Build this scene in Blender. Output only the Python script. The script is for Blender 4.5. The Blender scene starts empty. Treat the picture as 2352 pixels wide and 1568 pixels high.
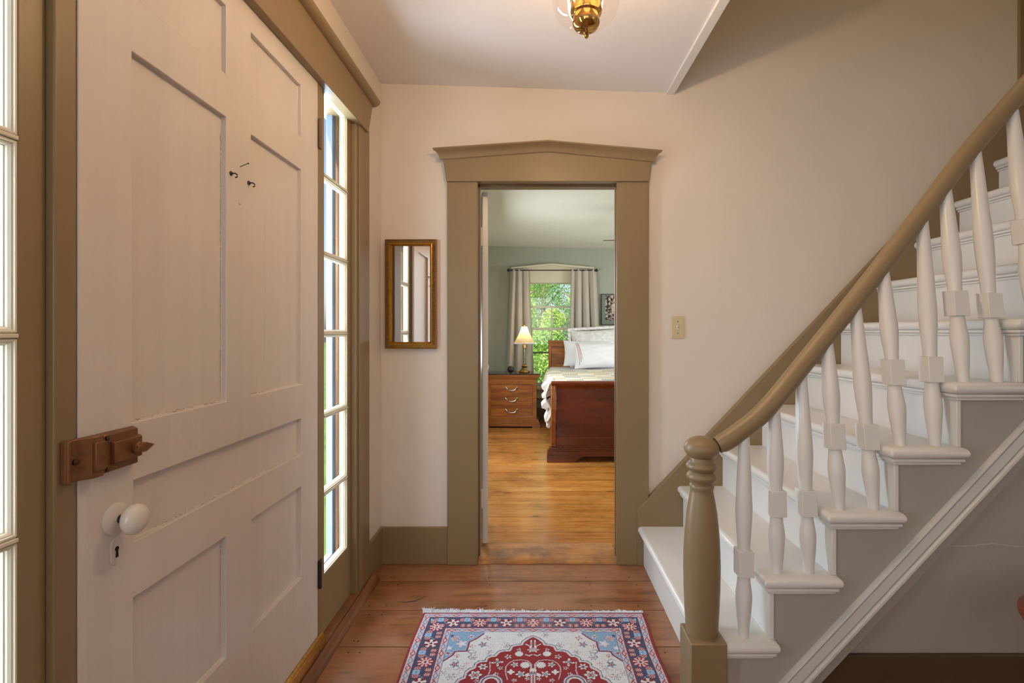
import bpy, bmesh, math, random
import numpy as np
from mathutils import Vector
random.seed(7); RNG = np.random.default_rng(7)
S = bpy.context.scene
COL = S.collection
PI = math.pi
# ------------------------------------------------------------------ camera
F, CX, CY, HC = 1160.0, 1225.0, 762.0, 1.189      # focal length (px of 2352), principal point, lens height
cam_d = bpy.data.cameras.new('camera'); cam = bpy.data.objects.new('camera', cam_d); COL.objects.link(cam)
cam.location = (0, 0, HC); cam.rotation_euler = (PI/2, 0, 0)
cam_d.sensor_fit = 'HORIZONTAL'; cam_d.sensor_width = 36; cam_d.lens = 36*F/2352
cam_d.shift_x = (1176-CX)/2352; cam_d.shift_y = (CY-784)/2352
cam_d.clip_start = .02; cam_d.clip_end = 400
S.camera = cam
# ------------------------------------------------------------------ view
S.view_settings.view_transform = 'Standard'; S.view_settings.look = 'None'
S.view_settings.gamma = 1; S.view_settings.use_curve_mapping = False
S.view_settings.exposure = -0.1
# ------------------------------------------------------------------ sky
w = bpy.data.worlds.new('world'); S.world = w; w.use_nodes = True
nt = w.node_tree; nt.nodes.clear()
sky = nt.nodes.new('ShaderNodeTexSky'); sky.sky_type = 'NISHITA'; sky.sun_disc = False
sky.sun_elevation = math.radians(52); sky.sun_rotation = math.radians(190); sky.air_density = 1.0; sky.dust_density = 2.5
bg = nt.nodes.new('ShaderNodeBackground'); bg.inputs['Strength'].default_value = .26
ow = nt.nodes.new('ShaderNodeOutputWorld')
nt.links.new(sky.outputs[0], bg.inputs[0]); nt.links.new(bg.outputs[0], ow.inputs[0])
# ------------------------------------------------------------------ lights
def light(name, kind, loc, energy, color, size=None, size_y=None, aim=None, radius=None):
    d = bpy.data.lights.new(name, kind); o = bpy.data.objects.new(name, d); COL.objects.link(o)
    o.location = loc; d.energy = energy; d.color = color
    if kind == 'AREA':
        d.shape = 'RECTANGLE'; d.size = size; d.size_y = size_y or size
    if radius is not None: d.shadow_soft_size = radius
    if aim is not None: o.rotation_euler = Vector(aim).to_track_quat('-Z', 'Y').to_euler()
    return o
sun = light('sun', 'SUN', (0, 0, 20), 9.5, (1, .93, .82), aim=(.18, .72, -.66)); sun.data.angle = .01
light('back_fill', 'AREA', (.1, -1.85, 1.55), 12, (.93, .96, 1), 1.5, 1.5, (0, 1, -.02))  # added fill behind the lens; the back wall has no window
light('side_fill', 'AREA', (3.25, -.9, 1.6), 5, (1, .95, .88), 1.2, 1.4, (-1, .25, 0))  # added weak fill from the right, where the wall is solid
light('sidelight_fill', 'AREA', (-1.6, .48, 1.3), 130, (.74, .86, 1), 1.9, 2.2, (1, .12, 0))  # added area light outside, boosts daylight through the near sidelight
light('sidelight_fill', 'AREA', (-1.6, 2.6, 1.25), 280, (.68, .83, 1), 1.9, 1.9, (1, -.12, 0))  # second added light, kept out of view, pushes daylight onto the risers
light('left_fill', 'AREA', (-.77, -.85, 1.35), 18, (.80, .90, 1), 1.0, 1.4, (1, .7, 0))  # added cool fill on the closed front wall, brightens the stair risers
light('stairwell_fill', 'AREA', (1.9, 2.0, 4.6), 6, (1, .70, .36), 1.0, .8, (0, 0, -1))  # added warm fill high over the stairs, no fixture there
light('bedroom_left_fill', 'AREA', (-.70, 4.6, 1.20), 46, (.93, .98, 1), .9, 1.4, (1, .05, -.35))  # added bedroom light standing in for an unseen window; the wall is closed
light('bedroom_right_fill', 'AREA', (3.0, 5.0, 1.45), 50, (.96, .98, 1), .9, 1.4, (-1, 0, -.25))  # added bedroom fill from the right, no opening modelled behind it

# ------------------------------------------------------------------ helpers
def s2l(c):
    return tuple((x/255/12.92) if x/255 <= .04045 else ((x/255+.055)/1.055)**2.4 for x in c)
class MB:
    """collects geometry for one mesh"""
    def __init__(s): s.v = []; s.f = []; s.m = []; s.sm = []; s.cur = 0
    def face(s, ids, smooth=False): s.f.append(tuple(ids)); s.m.append(s.cur); s.sm.append(smooth)
    def add(s, pts): b = len(s.v); s.v += [tuple(p) for p in pts]; return b
    def quad(s, a, b, c, d, smooth=False): i = s.add([a, b, c, d]); s.face((i, i+1, i+2, i+3), smooth)
    def box(s, x0, x1, y0, y1, z0, z1):
        if x0 > x1: x0, x1 = x1, x0
        if y0 > y1: y0, y1 = y1, y0
        if z0 > z1: z0, z1 = z1, z0
        i = s.add([(x0,y0,z0),(x1,y0,z0),(x1,y1,z0),(x0,y1,z0),(x0,y0,z1),(x1,y0,z1),(x1,y1,z1),(x0,y1,z1)])
        for q in ((3,2,1,0),(4,5,6,7),(0,1,5,4),(1,2,6,5),(2,3,7,6),(3,0,4,7)): s.face([i+k for k in q])
        return s
    def prism(s, pts, a, b, plane='xz', smooth=False):
        """polygon pts in a plane, extruded between a and b along the third axis"""
        def P(p, t): return {'xz': (p[0], t, p[1]), 'yz': (t, p[0], p[1]), 'xy': (p[0], p[1], t)}[plane]
        n = len(pts); i = s.add([P(p, a) for p in pts]+[P(p, b) for p in pts])
        ar = sum(pts[k][0]*pts[(k+1) % n][1]-pts[(k+1) % n][0]*pts[k][1] for k in range(n))
        flip = (ar > 0) != (plane != 'xz')
        if b < a: flip = not flip
        bot = list(range(n)); top = [n+k for k in range(n)]
        # consistent outward orientation is restored by recalc on build
        s.face([i+k for k in reversed(bot)]); s.face([i+k for k in top])
        for k in range(n):
            q = (k, (k+1) % n, n+(k+1) % n, n+k); s.face([i+x for x in q], smooth)
        return s
    def rings(s, rings, cap=True, smooth=True, closed=False):
        n = len(rings[0]); b = [s.add(r) for r in rings]
        R = len(rings)
        for j in range(R if closed else R-1):
            j2 = (j+1) % R
            for k in range(n):
                s.face((b[j]+k, b[j]+(k+1) % n, b[j2]+(k+1) % n, b[j2]+k), smooth)
        if cap and not closed:
            s.face([b[0]+k for k in reversed(range(n))]); s.face([b[-1]+k for k in range(n)])
        return s
    def lathe(s, prof, c=(0,0,0), seg=32, axis='z', cap=True):
        """prof: list of (radius, height)"""
        R = []
        for r, h in prof:
            r = max(r, 1e-5); ring = []
            for k in range(seg):
                a = 2*PI*k/seg; u, v = r*math.cos(a), r*math.sin(a)
                ring.append({'z': (c[0]+u, c[1]+v, c[2]+h), 'x': (c[0]+h, c[1]+u, c[2]+v), 'y': (c[0]+v, c[1]+h, c[2]+u)}[axis])
            R.append(ring)
        return s.rings(R, cap)
    def tube(s, path, rad, seg=10, up=(0,0,1), flat=1.0, cap=True, closed=False):
        path = [Vector(p) for p in path]; n = len(path); R = []
        for i, p in enumerate(path):
            if closed: t = path[(i+1) % n]-path[i-1]
            else: t = path[min(i+1, n-1)]-path[max(i-1, 0)]
            t.normalize(); u = Vector(up)
            if abs(t.dot(u)) > .98: u = Vector((0, 1, 0)) if abs(t.y) < .9 else Vector((1, 0, 0))
            a = t.cross(u).normalized(); b = a.cross(t).normalized()
            r = rad[i] if isinstance(rad, (list, tuple)) else rad
            R.append([tuple(p+a*r*math.cos(2*PI*k/seg)+b*r*flat*math.sin(2*PI*k/seg)) for k in range(seg)])
        return s.rings(R, cap, closed=closed)
    def build(s, name, mats, parent=None, bevel=0, seg=2, angle=35, recalc=True, merge=True):
        me = bpy.data.meshes.new(name); me.from_pydata(s.v, [], s.f)
        if not isinstance(mats, (list, tuple)): mats = [mats]
        for m in mats: me.materials.append(m)
        me.polygons.foreach_set('material_index', s.m); me.polygons.foreach_set('use_smooth', s.sm)
        if recalc:
            bm = bmesh.new(); bm.from_mesh(me)
            if merge: bmesh.ops.remove_doubles(bm, verts=bm.verts, dist=1e-5)
            bmesh.ops.recalc_face_normals(bm, faces=bm.faces); bm.to_mesh(me); bm.free()
        me.set_sharp_from_angle(angle=math.radians(angle))
        o = bpy.data.objects.new(name, me); COL.objects.link(o)
        if parent is not None: o.parent = parent
        if bevel:
            b = o.modifiers.new('bevel', 'BEVEL'); b.width = bevel; b.segments = seg; b.limit_method = 'ANGLE'; b.angle_limit = math.radians(40)
        return o
def cellmap(mb, us, vs, h, P, back=None):
    """height-field board: h(i,j) is the face height of a cell or None for a hole; P(u,v,h)->xyz; back = height of the rear face"""
    us = sorted(set(us)); vs = sorted(set(vs)); n, m = len(us)-1, len(vs)-1
    H = [[h((us[i]+us[i+1])/2, (vs[j]+vs[j+1])/2) for j in range(m)] for i in range(n)]
    def g(i, j): return H[i][j] if 0 <= i < n and 0 <= j < m else None
    for i in range(n):
        for j in range(m):
            a = H[i][j]
            if a is None: continue
            u0, u1, v0, v1 = us[i], us[i+1], vs[j], vs[j+1]
            mb.quad(P(u0,v0,a), P(u1,v0,a), P(u1,v1,a), P(u0,v1,a))
            mb.quad(P(u0,v1,back), P(u1,v1,back), P(u1,v0,back), P(u0,v0,back))
            for (di, dj, p, q) in ((-1,0,(u0,v0),(u0,v1)), (1,0,(u1,v0),(u1,v1)), (0,-1,(u0,v0),(u1,v0)), (0,1,(u0,v1),(u1,v1))):
                b = g(i+di, j+dj)
                if b is None: mb.quad(P(*p,a), P(*q,a), P(*q,back), P(*p,back))
                elif abs(b-a) > 1e-6 and (i, j) < (i+di, j+dj): mb.quad(P(*p,a), P(*q,a), P(*q,b), P(*p,b))
def inr(x, a, b): return a < x < b
def tag(o, label=None, cat=None, group=None, kind=None):
    if label: o['label'] = label
    if cat: o['category'] = cat
    if group: o['group'] = group
    if kind: o['kind'] = kind
    return o
def struct(o, label, cat): return tag(o, label, cat, None, 'structure')
def empty(name, loc=(0,0,0)):
    o = bpy.data.objects.new(name, None); o.empty_display_size = .1; COL.objects.link(o); o.location = loc; return o
def keep(root, *objs):
    """parent world-space parts under an Empty that does not sit at the origin"""
    for o in objs:
        o.parent = root; o.location = Vector(o.location)-root.location
def X_(px, Y): return (px-CX)*Y/F
def Z_(py, Y): return HC-(py-CY)*Y/F

# ------------------------------------------------------------------ materials
def mat(name):
    m = bpy.data.materials.new(name); m.use_nodes = True; t = m.node_tree
    return m, t, t.nodes['Principled BSDF']
def N(t, k, **kw):
    n = t.nodes.new(k)
    for a, b in kw.items(): setattr(n, a, b)
    return n
def coords(t, scale=(1,1,1)):
    tc = N(t, 'ShaderNodeTexCoord'); mp = N(t, 'ShaderNodeMapping'); mp.inputs['Scale'].default_value = scale
    t.links.new(tc.outputs['Object'], mp.inputs['Vector']); return mp.outputs[0]
def noise(t, vec, scale, detail=3, rough=.55):
    n = N(t, 'ShaderNodeTexNoise'); n.inputs['Scale'].default_value = scale; n.inputs['Detail'].default_value = detail
    n.inputs['Roughness'].default_value = rough; t.links.new(vec, n.inputs['Vector']); return n.outputs['Fac']
def ramp(t, fac, stops):
    r = N(t, 'ShaderNodeValToRGB'); e = r.color_ramp.elements
    while len(e) < len(stops): e.new(.5)
    for k, (p, c) in enumerate(stops): e[k].position = p; e[k].color = (*c, 1)
    t.links.new(fac, r.inputs[0]); return r.outputs[0]
def mixc(t, fac, a, b, mode='MIX'):
    m = N(t, 'ShaderNodeMix', data_type='RGBA', blend_type=mode)
    for s, v in (('Factor_Float', fac), ('A_Color', a), ('B_Color', b)):
        i = [x for x in m.inputs if x.identifier == s][0]
        if isinstance(v, (int, float)): i.default_value = v
        elif isinstance(v, tuple): i.default_value = (*v[:3], 1)
        else: t.links.new(v, i)
    return [x for x in m.outputs if x.identifier == 'Result_Color'][0]
def bump(t, p, h, strength, dist=.002):
    b = N(t, 'ShaderNodeBump'); b.inputs['Strength'].default_value = strength; b.inputs['Distance'].default_value = dist
    t.links.new(h, b.inputs['Height']); t.links.new(b.outputs[0], p.inputs['Normal']); return b
def paint(name, c, rough=.5, var=.06, grain=(1,1,1), bs=.3, scale=30, spec=.5, dist=.002, chips=None):
    m, t, p = mat(name); c = s2l(c); vec = coords(t, grain)
    n1 = noise(t, vec, 2.2, 2); col = ramp(t, n1, [(.3, tuple(x*(1-var) for x in c)), (.7, tuple(min(1, x*(1+var)) for x in c))])
    if chips:
        n3 = noise(t, coords(t, (1,1,1)), 55, 4, .7); msk = ramp(t, n3, [(.735, (0,0,0)), (.75, (1,1,1))])
        col = mixc(t, msk, col, s2l(chips))
    t.links.new(col, p.inputs['Base Color'])
    p.inputs['Roughness'].default_value = rough; p.inputs['Specular IOR Level'].default_value = spec
    bump(t, p, noise(t, vec, scale, 4, .6), bs, dist); return m
def plain(name, c, rough=.5, metal=0, spec=.5):
    m, t, p = mat(name); p.inputs['Base Color'].default_value = (*s2l(c), 1)
    p.inputs['Roughness'].default_value = rough; p.inputs['Metallic'].default_value = metal; p.inputs['Specular IOR Level'].default_value = spec; return m
def metal(name, c, rough=.25, var=.15):
    m, t, p = mat(name); vec = coords(t); n = noise(t, vec, 60, 3); cc = s2l(c)
    t.links.new(ramp(t, n, [(.35, tuple(x*(1-var*2) for x in cc)), (.65, cc)]), p.inputs['Base Color'])
    p.inputs['Metallic'].default_value = 1; p.inputs['Roughness'].default_value = rough; return m
def wood(name, dark, mid, lite, axis='x', rough=.35, scale=1.0, knots=False, tone=False, coat=0, worn=None, contrast=1.0, spec=.5):
    m, t, p = mat(name); k = {'x': (.10, 1, 1), 'y': (1, .10, 1), 'z': (1, 1, .10)}[axis]
    base = tuple(x*scale for x in k)
    tc = N(t, 'ShaderNodeTexCoord'); vec0 = tc.outputs['Object']
    if tone:
        at = N(t, 'ShaderNodeAttribute'); at.attribute_name = 'tone'
        ad = N(t, 'ShaderNodeVectorMath', operation='MULTIPLY_ADD'); ad.inputs[1].default_value = (13, 7, 5)
        t.links.new(at.outputs['Color'], ad.inputs[0]); t.links.new(vec0, ad.inputs[2]); vec0 = ad.outputs[0]
    mp = N(t, 'ShaderNodeMapping'); mp.inputs['Scale'].default_value = base; t.links.new(vec0, mp.inputs[0]); vec = mp.outputs[0]
    n1 = noise(t, vec, 9, 5, .62); n2 = noise(t, vec, 70, 3, .6)
    a, b, c = s2l(dark), s2l(mid), s2l(lite)
    col = ramp(t, n1, [(.5-.2/contrast, a), (.5, b), (.5+.2/contrast, c)])
    fine = ramp(t, n2, [(.30, (.72,.68,.62)), (.55, (1,1,1))])
    col = mixc(t, .75, col, fine, 'MULTIPLY')
    if knots:
        vo = N(t, 'ShaderNodeTexVoronoi'); vo.inputs['Scale'].default_value = 4.6; vo.inputs['Randomness'].default_value = 1
        mk = N(t, 'ShaderNodeMapping'); mk.inputs['Scale'].default_value = (.42, 1.6, 1); t.links.new(vec0, mk.inputs[0]); t.links.new(mk.outputs[0], vo.inputs['Vector'])
        msk = ramp(t, vo.outputs['Distance'], [(.05, (1,1,1)), (.095, (0,0,0))])
        col = mixc(t, msk, col, tuple(x*.28 for x in a))
    if tone:
        at2 = N(t, 'ShaderNodeAttribute'); at2.attribute_name = 'tone'
        tr = ramp(t, at2.outputs['Fac'], [(0, (.82,.80,.79)), (1, (1.0,1.0,1.0))])
        col = mixc(t, 1.0, col, tr, 'MULTIPLY')
    if tone:
        st = noise(t, tc.outputs['Object'], 2.1, 6, .7); col = mixc(t, 1.0, col, ramp(t, st, [(.34, (.66,.62,.60)), (.52, (1,1,1)), (.75, (1.08,1.08,1.08))]), 'MULTIPLY')
        f2 = noise(t, vec, 24, 6, .75); col = mixc(t, .8, col, ramp(t, f2, [(.36, (.60,.55,.50)), (.5, (1,1,1))]), 'MULTIPLY')
    if worn:
        nn = noise(t, tc.outputs['Object'], 3.5, 5, .65); msk = ramp(t, nn, [(.45, (0,0,0)), (.68, (1,1,1))])
        col = mixc(t, msk, col, s2l(worn))
    t.links.new(col, p.inputs['Base Color'])
    rr = N(t, 'ShaderNodeMapRange'); rr.inputs['To Min'].default_value = rough*.8; rr.inputs['To Max'].default_value = rough*1.35
    t.links.new(noise(t, tc.outputs['Object'], 6, 4), rr.inputs['Value']); t.links.new(rr.outputs[0], p.inputs['Roughness'])
    p.inputs['Coat Weight'].default_value = coat; p.inputs['Coat Roughness'].default_value = .15; p.inputs['Specular IOR Level'].default_value = spec
    bump(t, p, n2, .25, .001); return m
def glass(name, tint=(1,1,1), refl=.06, rough=.02):
    m = bpy.data.materials.new(name); m.use_nodes = True; t = m.node_tree; t.nodes.clear()
    o = N(t, 'ShaderNodeOutputMaterial'); tr = N(t, 'ShaderNodeBsdfTransparent'); tr.inputs[0].default_value = (*tint, 1)
    gl = N(t, 'ShaderNodeBsdfGlossy'); gl.inputs['Roughness'].default_value = rough
    lw = N(t, 'ShaderNodeLayerWeight'); lw.inputs[0].default_value = .12
    mr = N(t, 'ShaderNodeMapRange'); mr.inputs['To Min'].default_value = refl; mr.inputs['To Max'].default_value = .75
    t.links.new(lw.outputs['Facing'], mr.inputs['Value'])
    pw = N(t, 'ShaderNodeMath', operation='POWER'); pw.inputs[1].default_value = 3.0
    t.links.new(lw.outputs['Facing'], pw.inputs[0]); t.links.new(pw.outputs[0], mr.inputs['Value'])
    mx = N(t, 'ShaderNodeMixShader'); t.links.new(mr.outputs[0], mx.inputs[0]); t.links.new(tr.outputs[0], mx.inputs[1]); t.links.new(gl.outputs[0], mx.inputs[2])
    t.links.new(mx.outputs[0], o.inputs[0]); return m
def emis(name, c, st):
    m, t, p = mat(name); p.inputs['Base Color'].default_value = (*c, 1); p.inputs['Emission Color'].default_value = (*c, 1); p.inputs['Emission Strength'].default_value = st; return m
def cloth(name, c, trans=0.0, var=.05, rough=.9):
    m, t, p = mat(name); cc = s2l(c); vec = coords(t); n = noise(t, vec, 5, 3)
    col = ramp(t, n, [(.3, tuple(x*(1-var) for x in cc)), (.7, cc)])
    t.links.new(col, p.inputs['Base Color']); p.inputs['Roughness'].default_value = rough; p.inputs['Specular IOR Level'].default_value = .15
    bump(t, p, noise(t, vec, 300, 2), .2, .001)
    if trans:
        tl = N(t, 'ShaderNodeBsdfTranslucent'); t.links.new(col, tl.inputs[0]); mx = N(t, 'ShaderNodeMixShader'); mx.inputs[0].default_value = trans
        o = t.nodes['Material Output']; t.links.new(p.outputs[0], mx.inputs[1]); t.links.new(tl.outputs[0], mx.inputs[2]); t.links.new(mx.outputs[0], o.inputs[0])
    return m
M = {}
M['wall'] = paint('cream_plaster', (222,211,196), .62, .02, bs=.35, scale=14, spec=.3, dist=.004)
M['ceil_bed'] = paint('bedroom_ceiling_paint', (222,228,216), .7, .015, bs=.25, scale=18, spec=.2, dist=.003)
M['ceil'] = paint('ceiling_plaster', (232,226,222), .7, .015, bs=.25, scale=18, spec=.2, dist=.003)
M['tan'] = paint('tan_trim_paint', (138,116,82), .38, .05, (1,1,.25), .25, 40, chips=None)
M['tan_edge'] = paint('tan_trim_paint_worn', (132,110,77), .40, .06, (1,1,.25), .3, 30, chips=(70,48,30))
M['white'] = paint('white_gloss_paint', (224,221,214), .30, .02, (1,1,.6), .10, 22)
M['trimwhite'] = paint('white_moulding_paint', (206,202,194), .34, .02, bs=.04, scale=12)
M['door'] = paint('front_door_paint', (212,203,194), .24, .03, (6,6,.35), .35, 14, dist=.0015)
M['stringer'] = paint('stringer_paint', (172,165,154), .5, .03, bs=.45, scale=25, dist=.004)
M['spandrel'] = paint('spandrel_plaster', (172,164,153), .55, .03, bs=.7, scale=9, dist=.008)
M['brown'] = paint('brown_paint', (84,66,42), .4, .06, bs=.3)
M['sage'] = paint('sage_wall_paint', (172,176,160), .7, .02, bs=.2, scale=14, spec=.25)
M['bead'] = paint('cream_bead_paint', (226,218,196), .4, .04, (1,1,.3), .3, 40)
M['blue_white'] = paint('storm_frame_paint', (118,136,158), .4, .05)
M['raw'] = wood('weathered_wood', (60,38,22), (120,80,48), (165,118,76), 'z', .6)
M['floor_hall'] = wood('old_pine_floor', (132,80,44), (164,106,64), (190,132,86), 'x', .34, 1.0, True, True, .15, worn=(160,114,86), contrast=1.1)
M['floor_bed'] = wood('honey_pine_floor', (196,122,48), (222,150,68), (238,176,100), 'x', .24, 1.0, True, True, .35, contrast=1.0)
M['thresh'] = wood('worn_threshold_wood', (150,96,50), (206,146,84), (226,176,118), 'x', .6, 1.2, worn=(128,96,76))
M['sill'] = wood('worn_sill_wood', (84,48,24), (134,82,44), (170,112,66), 'y', .5, 1.2, True, worn=(98,64,38))
M['dark'] = plain('dark_gap', (26,18,12), .9)
M['cherry'] = wood('cherry_wood', (78,26,8), (110,40,12), (136,58,20), 'x', .26, .8, coat=.5)
M['cherry_l'] = wood('light_cherry_wood', (128,70,22), (166,98,34), (192,126,52), 'x', .3, .8, coat=.4)
M['burl'] = wood('burl_veneer', (118,62,22), (158,90,34), (196,126,54), 'x', .3, 2.2, coat=.4)
M['marble'] = paint('dark_marble', (70,58,54), .15, .5, bs=.05, scale=60)
M['brass'] = metal('polished_brass', (214,170,96), .14)
M['brass_dull'] = metal('dull_brass', (176,130,60), .32, .25)
M['copper'] = metal('copper_painted_lock', (132,88,54), .38, .12); M['copper'].node_tree.nodes['Principled BSDF'].inputs['Metallic'].default_value = .45
M['gilt'] = metal('gilt_frame', (196,142,52), .34, .12)
M['gilt_dark'] = paint('dark_gilt_recess', (58,38,20), .5, .2)
M['mirror'] = plain('mirror_silvering', (226,224,222), .01, 1.0)
M['porcelain'] = plain('porcelain', (216,208,194), .12, 0, .6)
M['iron'] = paint('black_iron', (34,28,26), .5, .2, bs=.4)
M['old_hinge'] = paint('painted_over_hinge', (110,88,66), .5, .3, bs=.8, scale=80, chips=(40,28,20))
M['switch'] = plain('almond_plastic', (206,190,150), .35)
M['glass'] = glass('window_glass', (1,1,1), .05)
M['lampglass'] = glass('clear_lamp_glass', (.99,.98,.96), .10, .03)
M['linen'] = cloth('white_linen', (236,236,240), 0)
M['curtain'] = cloth('curtain_linen', (214,206,192), .15)
M['lampshade'] = cloth('lampshade_silk', (240,222,184), .5)
M['pewter'] = metal('pewter_handle', (176,168,156), .25)
M['crystal'] = glass('crystal', (.92,.95,.90), .25, .05)
M['bulb'] = emis('bulb_glow', (1,.78,.45), 14)

# ================================================================== STRUCTURE
def Pw(u, v, h): return (h, u, v)          # wall in the YZ plane (u=Y, v=Z, h=X)
def Pf(u, v, h): return (u, h, v)          # wall in the XZ plane (u=X, v=Z, h=Y)
# hall ceiling height falls a little from left to right (old house)
def zc(x): return 2.467-(x+.785)*.032
# ---- left (front) wall
m = MB(); cellmap(m, [-2.1,.47,2.24,2.60], [-.4,0,.03,2.16,2.60], lambda u, v: None if inr(u,.47,2.24) and inr(v,.03,2.16) else -.785, Pw, -.915)
struct(m.build('wall_left', M['wall']), 'cream plaster front wall around the white front door', 'wall')
# ---- far wall
m = MB(); cellmap(m, [-.935,-.299,.449,2.492], [-.2,0,1.967,5.3], lambda u, v: None if inr(u,-.299,.449) and inr(v,0,1.967) else 2.60, Pf, 2.715)
struct(m.build('wall_far', M['wall']), 'cream plaster wall around the bedroom doorway and beside the stairs', 'wall')
# ---- other hall walls (behind and beside the lens), closed shell
m = MB(); m.box(-.935, 3.5, -2.15, -2.02, 0, 2.6); struct(m.build('wall_back', M['wall']), 'cream wall closing the hall behind the viewer', 'wall')
m = MB(); m.box(3.42, 3.55, -2.1, 1.70, 0, 2.6); struct(m.build('wall_right', M['wall']), 'cream wall closing the hall on the right', 'wall')
m = MB(); m.box(3.42, 3.55, 1.60, 2.72, 0, 5.3); m.box(2.6, 3.5, 2.66, 2.72, 0, 5.3); struct(m.build('wall_stairwell_end', M['wall']), 'cream wall at the head of the stairwell', 'wall')
m = MB(); m.box(.724, 3.5, 1.46, 1.58, 2.50, 5.3); m.box(.60, .70, 1.46, 2.72, 2.56, 5.3); struct(m.build('wall_stairwell_side', M['wall']), 'upper walls around the open stairwell', 'wall')
m = MB(); m.box(.60, 3.55, 1.46, 2.72, 5.3, 5.4); struct(m.build('ceiling_stairwell', M['ceil']), 'pale ceiling high over the stairwell', 'ceiling')
# ---- hall ceiling
m = MB()
def cpanel(x0, x1, y0, y1):
    a = [(x0,zc(x0)), (x1,zc(x1)), (x1,2.62), (x0,2.62)]
    m.prism(a, y0, y1, 'xz')
cpanel(-.935, .686, -2.15, 2.60); cpanel(.686, 3.55, -2.15, 1.60)
struct(m.build('ceiling', M['ceil']), 'pale plaster hall ceiling', 'ceiling')
m = MB(); m.box(.684, .726, 1.55, 2.60, 2.410, 2.56)
struct(m.build('trim_1', M['white'], bevel=.003), 'white trim board along the edge of the stairwell opening', 'trim')
# ---- tan corner trim at the top right end of the far wall
m = MB(); m.box(2.492, 2.515, 2.585, 2.68, .0, 5.3); struct(m.build('trim_2', M['tan'], bevel=.002), 'narrow tan corner strip at the end of the stair wall', 'trim')
m = MB(); m.box(2.515, 3.42, 2.63, 2.66, .3, 5.3); struct(m.build('trim_3', M['brown']), 'dark brown panelling beyond the stair wall', 'trim')

# ---- floors
def planks(name, x0, x1, edges, z, mats, nails, label):
    m = MB(); tones = []; rr = random.Random(3)
    for a, b in zip(edges[:-1], edges[1:]):
        g = .0023; n0 = len(m.v)
        m.cur = 0; m.box(x0, x1, a+g, b-g, z-.02, z)
        tones += [rr.random()]*(len(m.v)-n0)
    n0 = len(m.v); m.cur = 1; m.box(x0, x1, edges[0], edges[-1], z-.06, z-.0225)
    for (nx, ny) in nails:
        i = m.add([(nx+.0035*math.cos(t*PI/4), ny+.0035*math.sin(t*PI/4), z+.0004) for t in range(8)]); m.face(range(i, i+8))
    tones += [.5]*(len(m.v)-n0)
    o = m.build(name, mats, recalc=False)
    at = o.data.attributes.new('tone', 'FLOAT_COLOR', 'POINT')
    at.data.foreach_set('color', np.repeat(np.array(tones, dtype=np.float32), 4))
    return struct(o, label, 'floor')
hall_edges = [-2.05,-1.80,-1.56,-1.30,-1.05,-.8,-.55,-.30,-.06,.2,.44,.69,.94,1.18,1.43,1.66,1.908,2.158,2.411,2.60]
nails = []
rr = random.Random(5)
for e in hall_edges[10:-1]:
    for x in (-.70,-.655,-.2,.25,.47):
        nails += [(x+rr.uniform(-.02,.02), e+.035), (x+rr.uniform(-.02,.02), e-.035)]
planks('floor', -.80, 3.45, hall_edges, 0, [M['floor_hall'], M['dark']], nails, 'wide worn brown pine floorboards of the hall')
bed_edges = [2.812,3.005,3.245,3.483,3.758,4.04,4.26,4.50,4.72,4.95,5.2,5.42,5.66,5.9,6.12,6.35,6.6,6.98]
planks('floor_bedroom', -.80, 3.25, bed_edges, 0, [M['floor_bed'], M['dark']], [], 'honey coloured pine floorboards of the bedroom')
m = MB(); m.prism([(2.586,-.02),(2.588,.006),(2.598,.014),(2.628,.022),(2.806,.018),(2.809,-.02)], -.284, .434, 'yz')
struct(m.build('trim_4', M['thresh'], bevel=.002), 'worn wooden threshold board in the bedroom doorway', 'threshold')
m = MB(); m.box(-.80, -.287, 2.70, 2.812, -.02, -.002); m.box(.437, 3.25, 2.70, 2.812, -.02, -.002)
struct(m.build('floor_bedroom_edge', M['floor_bed']), 'pine board along the bedroom side of the wall', 'floor')
m = MB(); sc = [(-.60,2.225,.0015),(-.56,2.222,.004),(-.52,2.232,.005),(-.49,2.262,.003),(-.475,2.285,.001)]
for (a, b, w1), (c, d, w2) in zip(sc[:-1], sc[1:]): m.quad((a,b-w1,.0006),(c,d-w2,.0006),(c,d+w2,.0006),(a,b+w1,.0006))
cr = m.build('floor_scuff', plain('scuff_mark', (74,50,38), .6)); cr.parent = bpy.data.objects['floor']
# ---- ground slab below
m = MB(); m.box(-.90, 3.5, -2.1, 7.2, -.35, -.06); struct(m.build('floor_slab', M['dark']), 'foundation below the floorboards', 'floor')

# ---- bedroom shell
def zb(x): return 2.372-(x+.62)*.021
m = MB(); m.prism([(-.93,zb(-.93)), (3.35,zb(3.35)), (3.35,2.55), (-.93,2.55)], 2.715, 7.1, 'xz')
struct(m.build('ceiling_bedroom', M['ceil_bed']), 'pale bedroom ceiling seen through the doorway', 'ceiling')
m = MB(); cellmap(m, [-.935,-.11,.60,3.35], [-.3,.44,1.86,2.5], lambda u, v: None if inr(u,-.11,.60) and inr(v,.44,1.86) else 6.95, Pf, 7.10)
struct(m.build('wall_bedroom_far', M['sage']), 'sage green bedroom wall with the curtained window', 'wall')
m = MB(); m.box(-.915, -.80, 2.60, 7.1, -.3, 2.5); struct(m.build('wall_bedroom_left', M['sage']), 'sage green wall on the left of the bedroom', 'wall')
m = MB(); m.box(3.22, 3.35, 2.715, 7.1, -.3, 2.5); struct(m.build('wall_bedroom_right', M['sage']), 'sage green wall on the right of the bedroom', 'wall')
m = MB(); m.box(.448, 3.3, 2.716, 2.735, 0, 2.36); m.box(-.80, -.30, 2.716, 2.735, 0, 2.36); struct(m.build('wall_bedroom_near', M['sage']), 'bedroom side of the wall around the doorway', 'wall')
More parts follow.
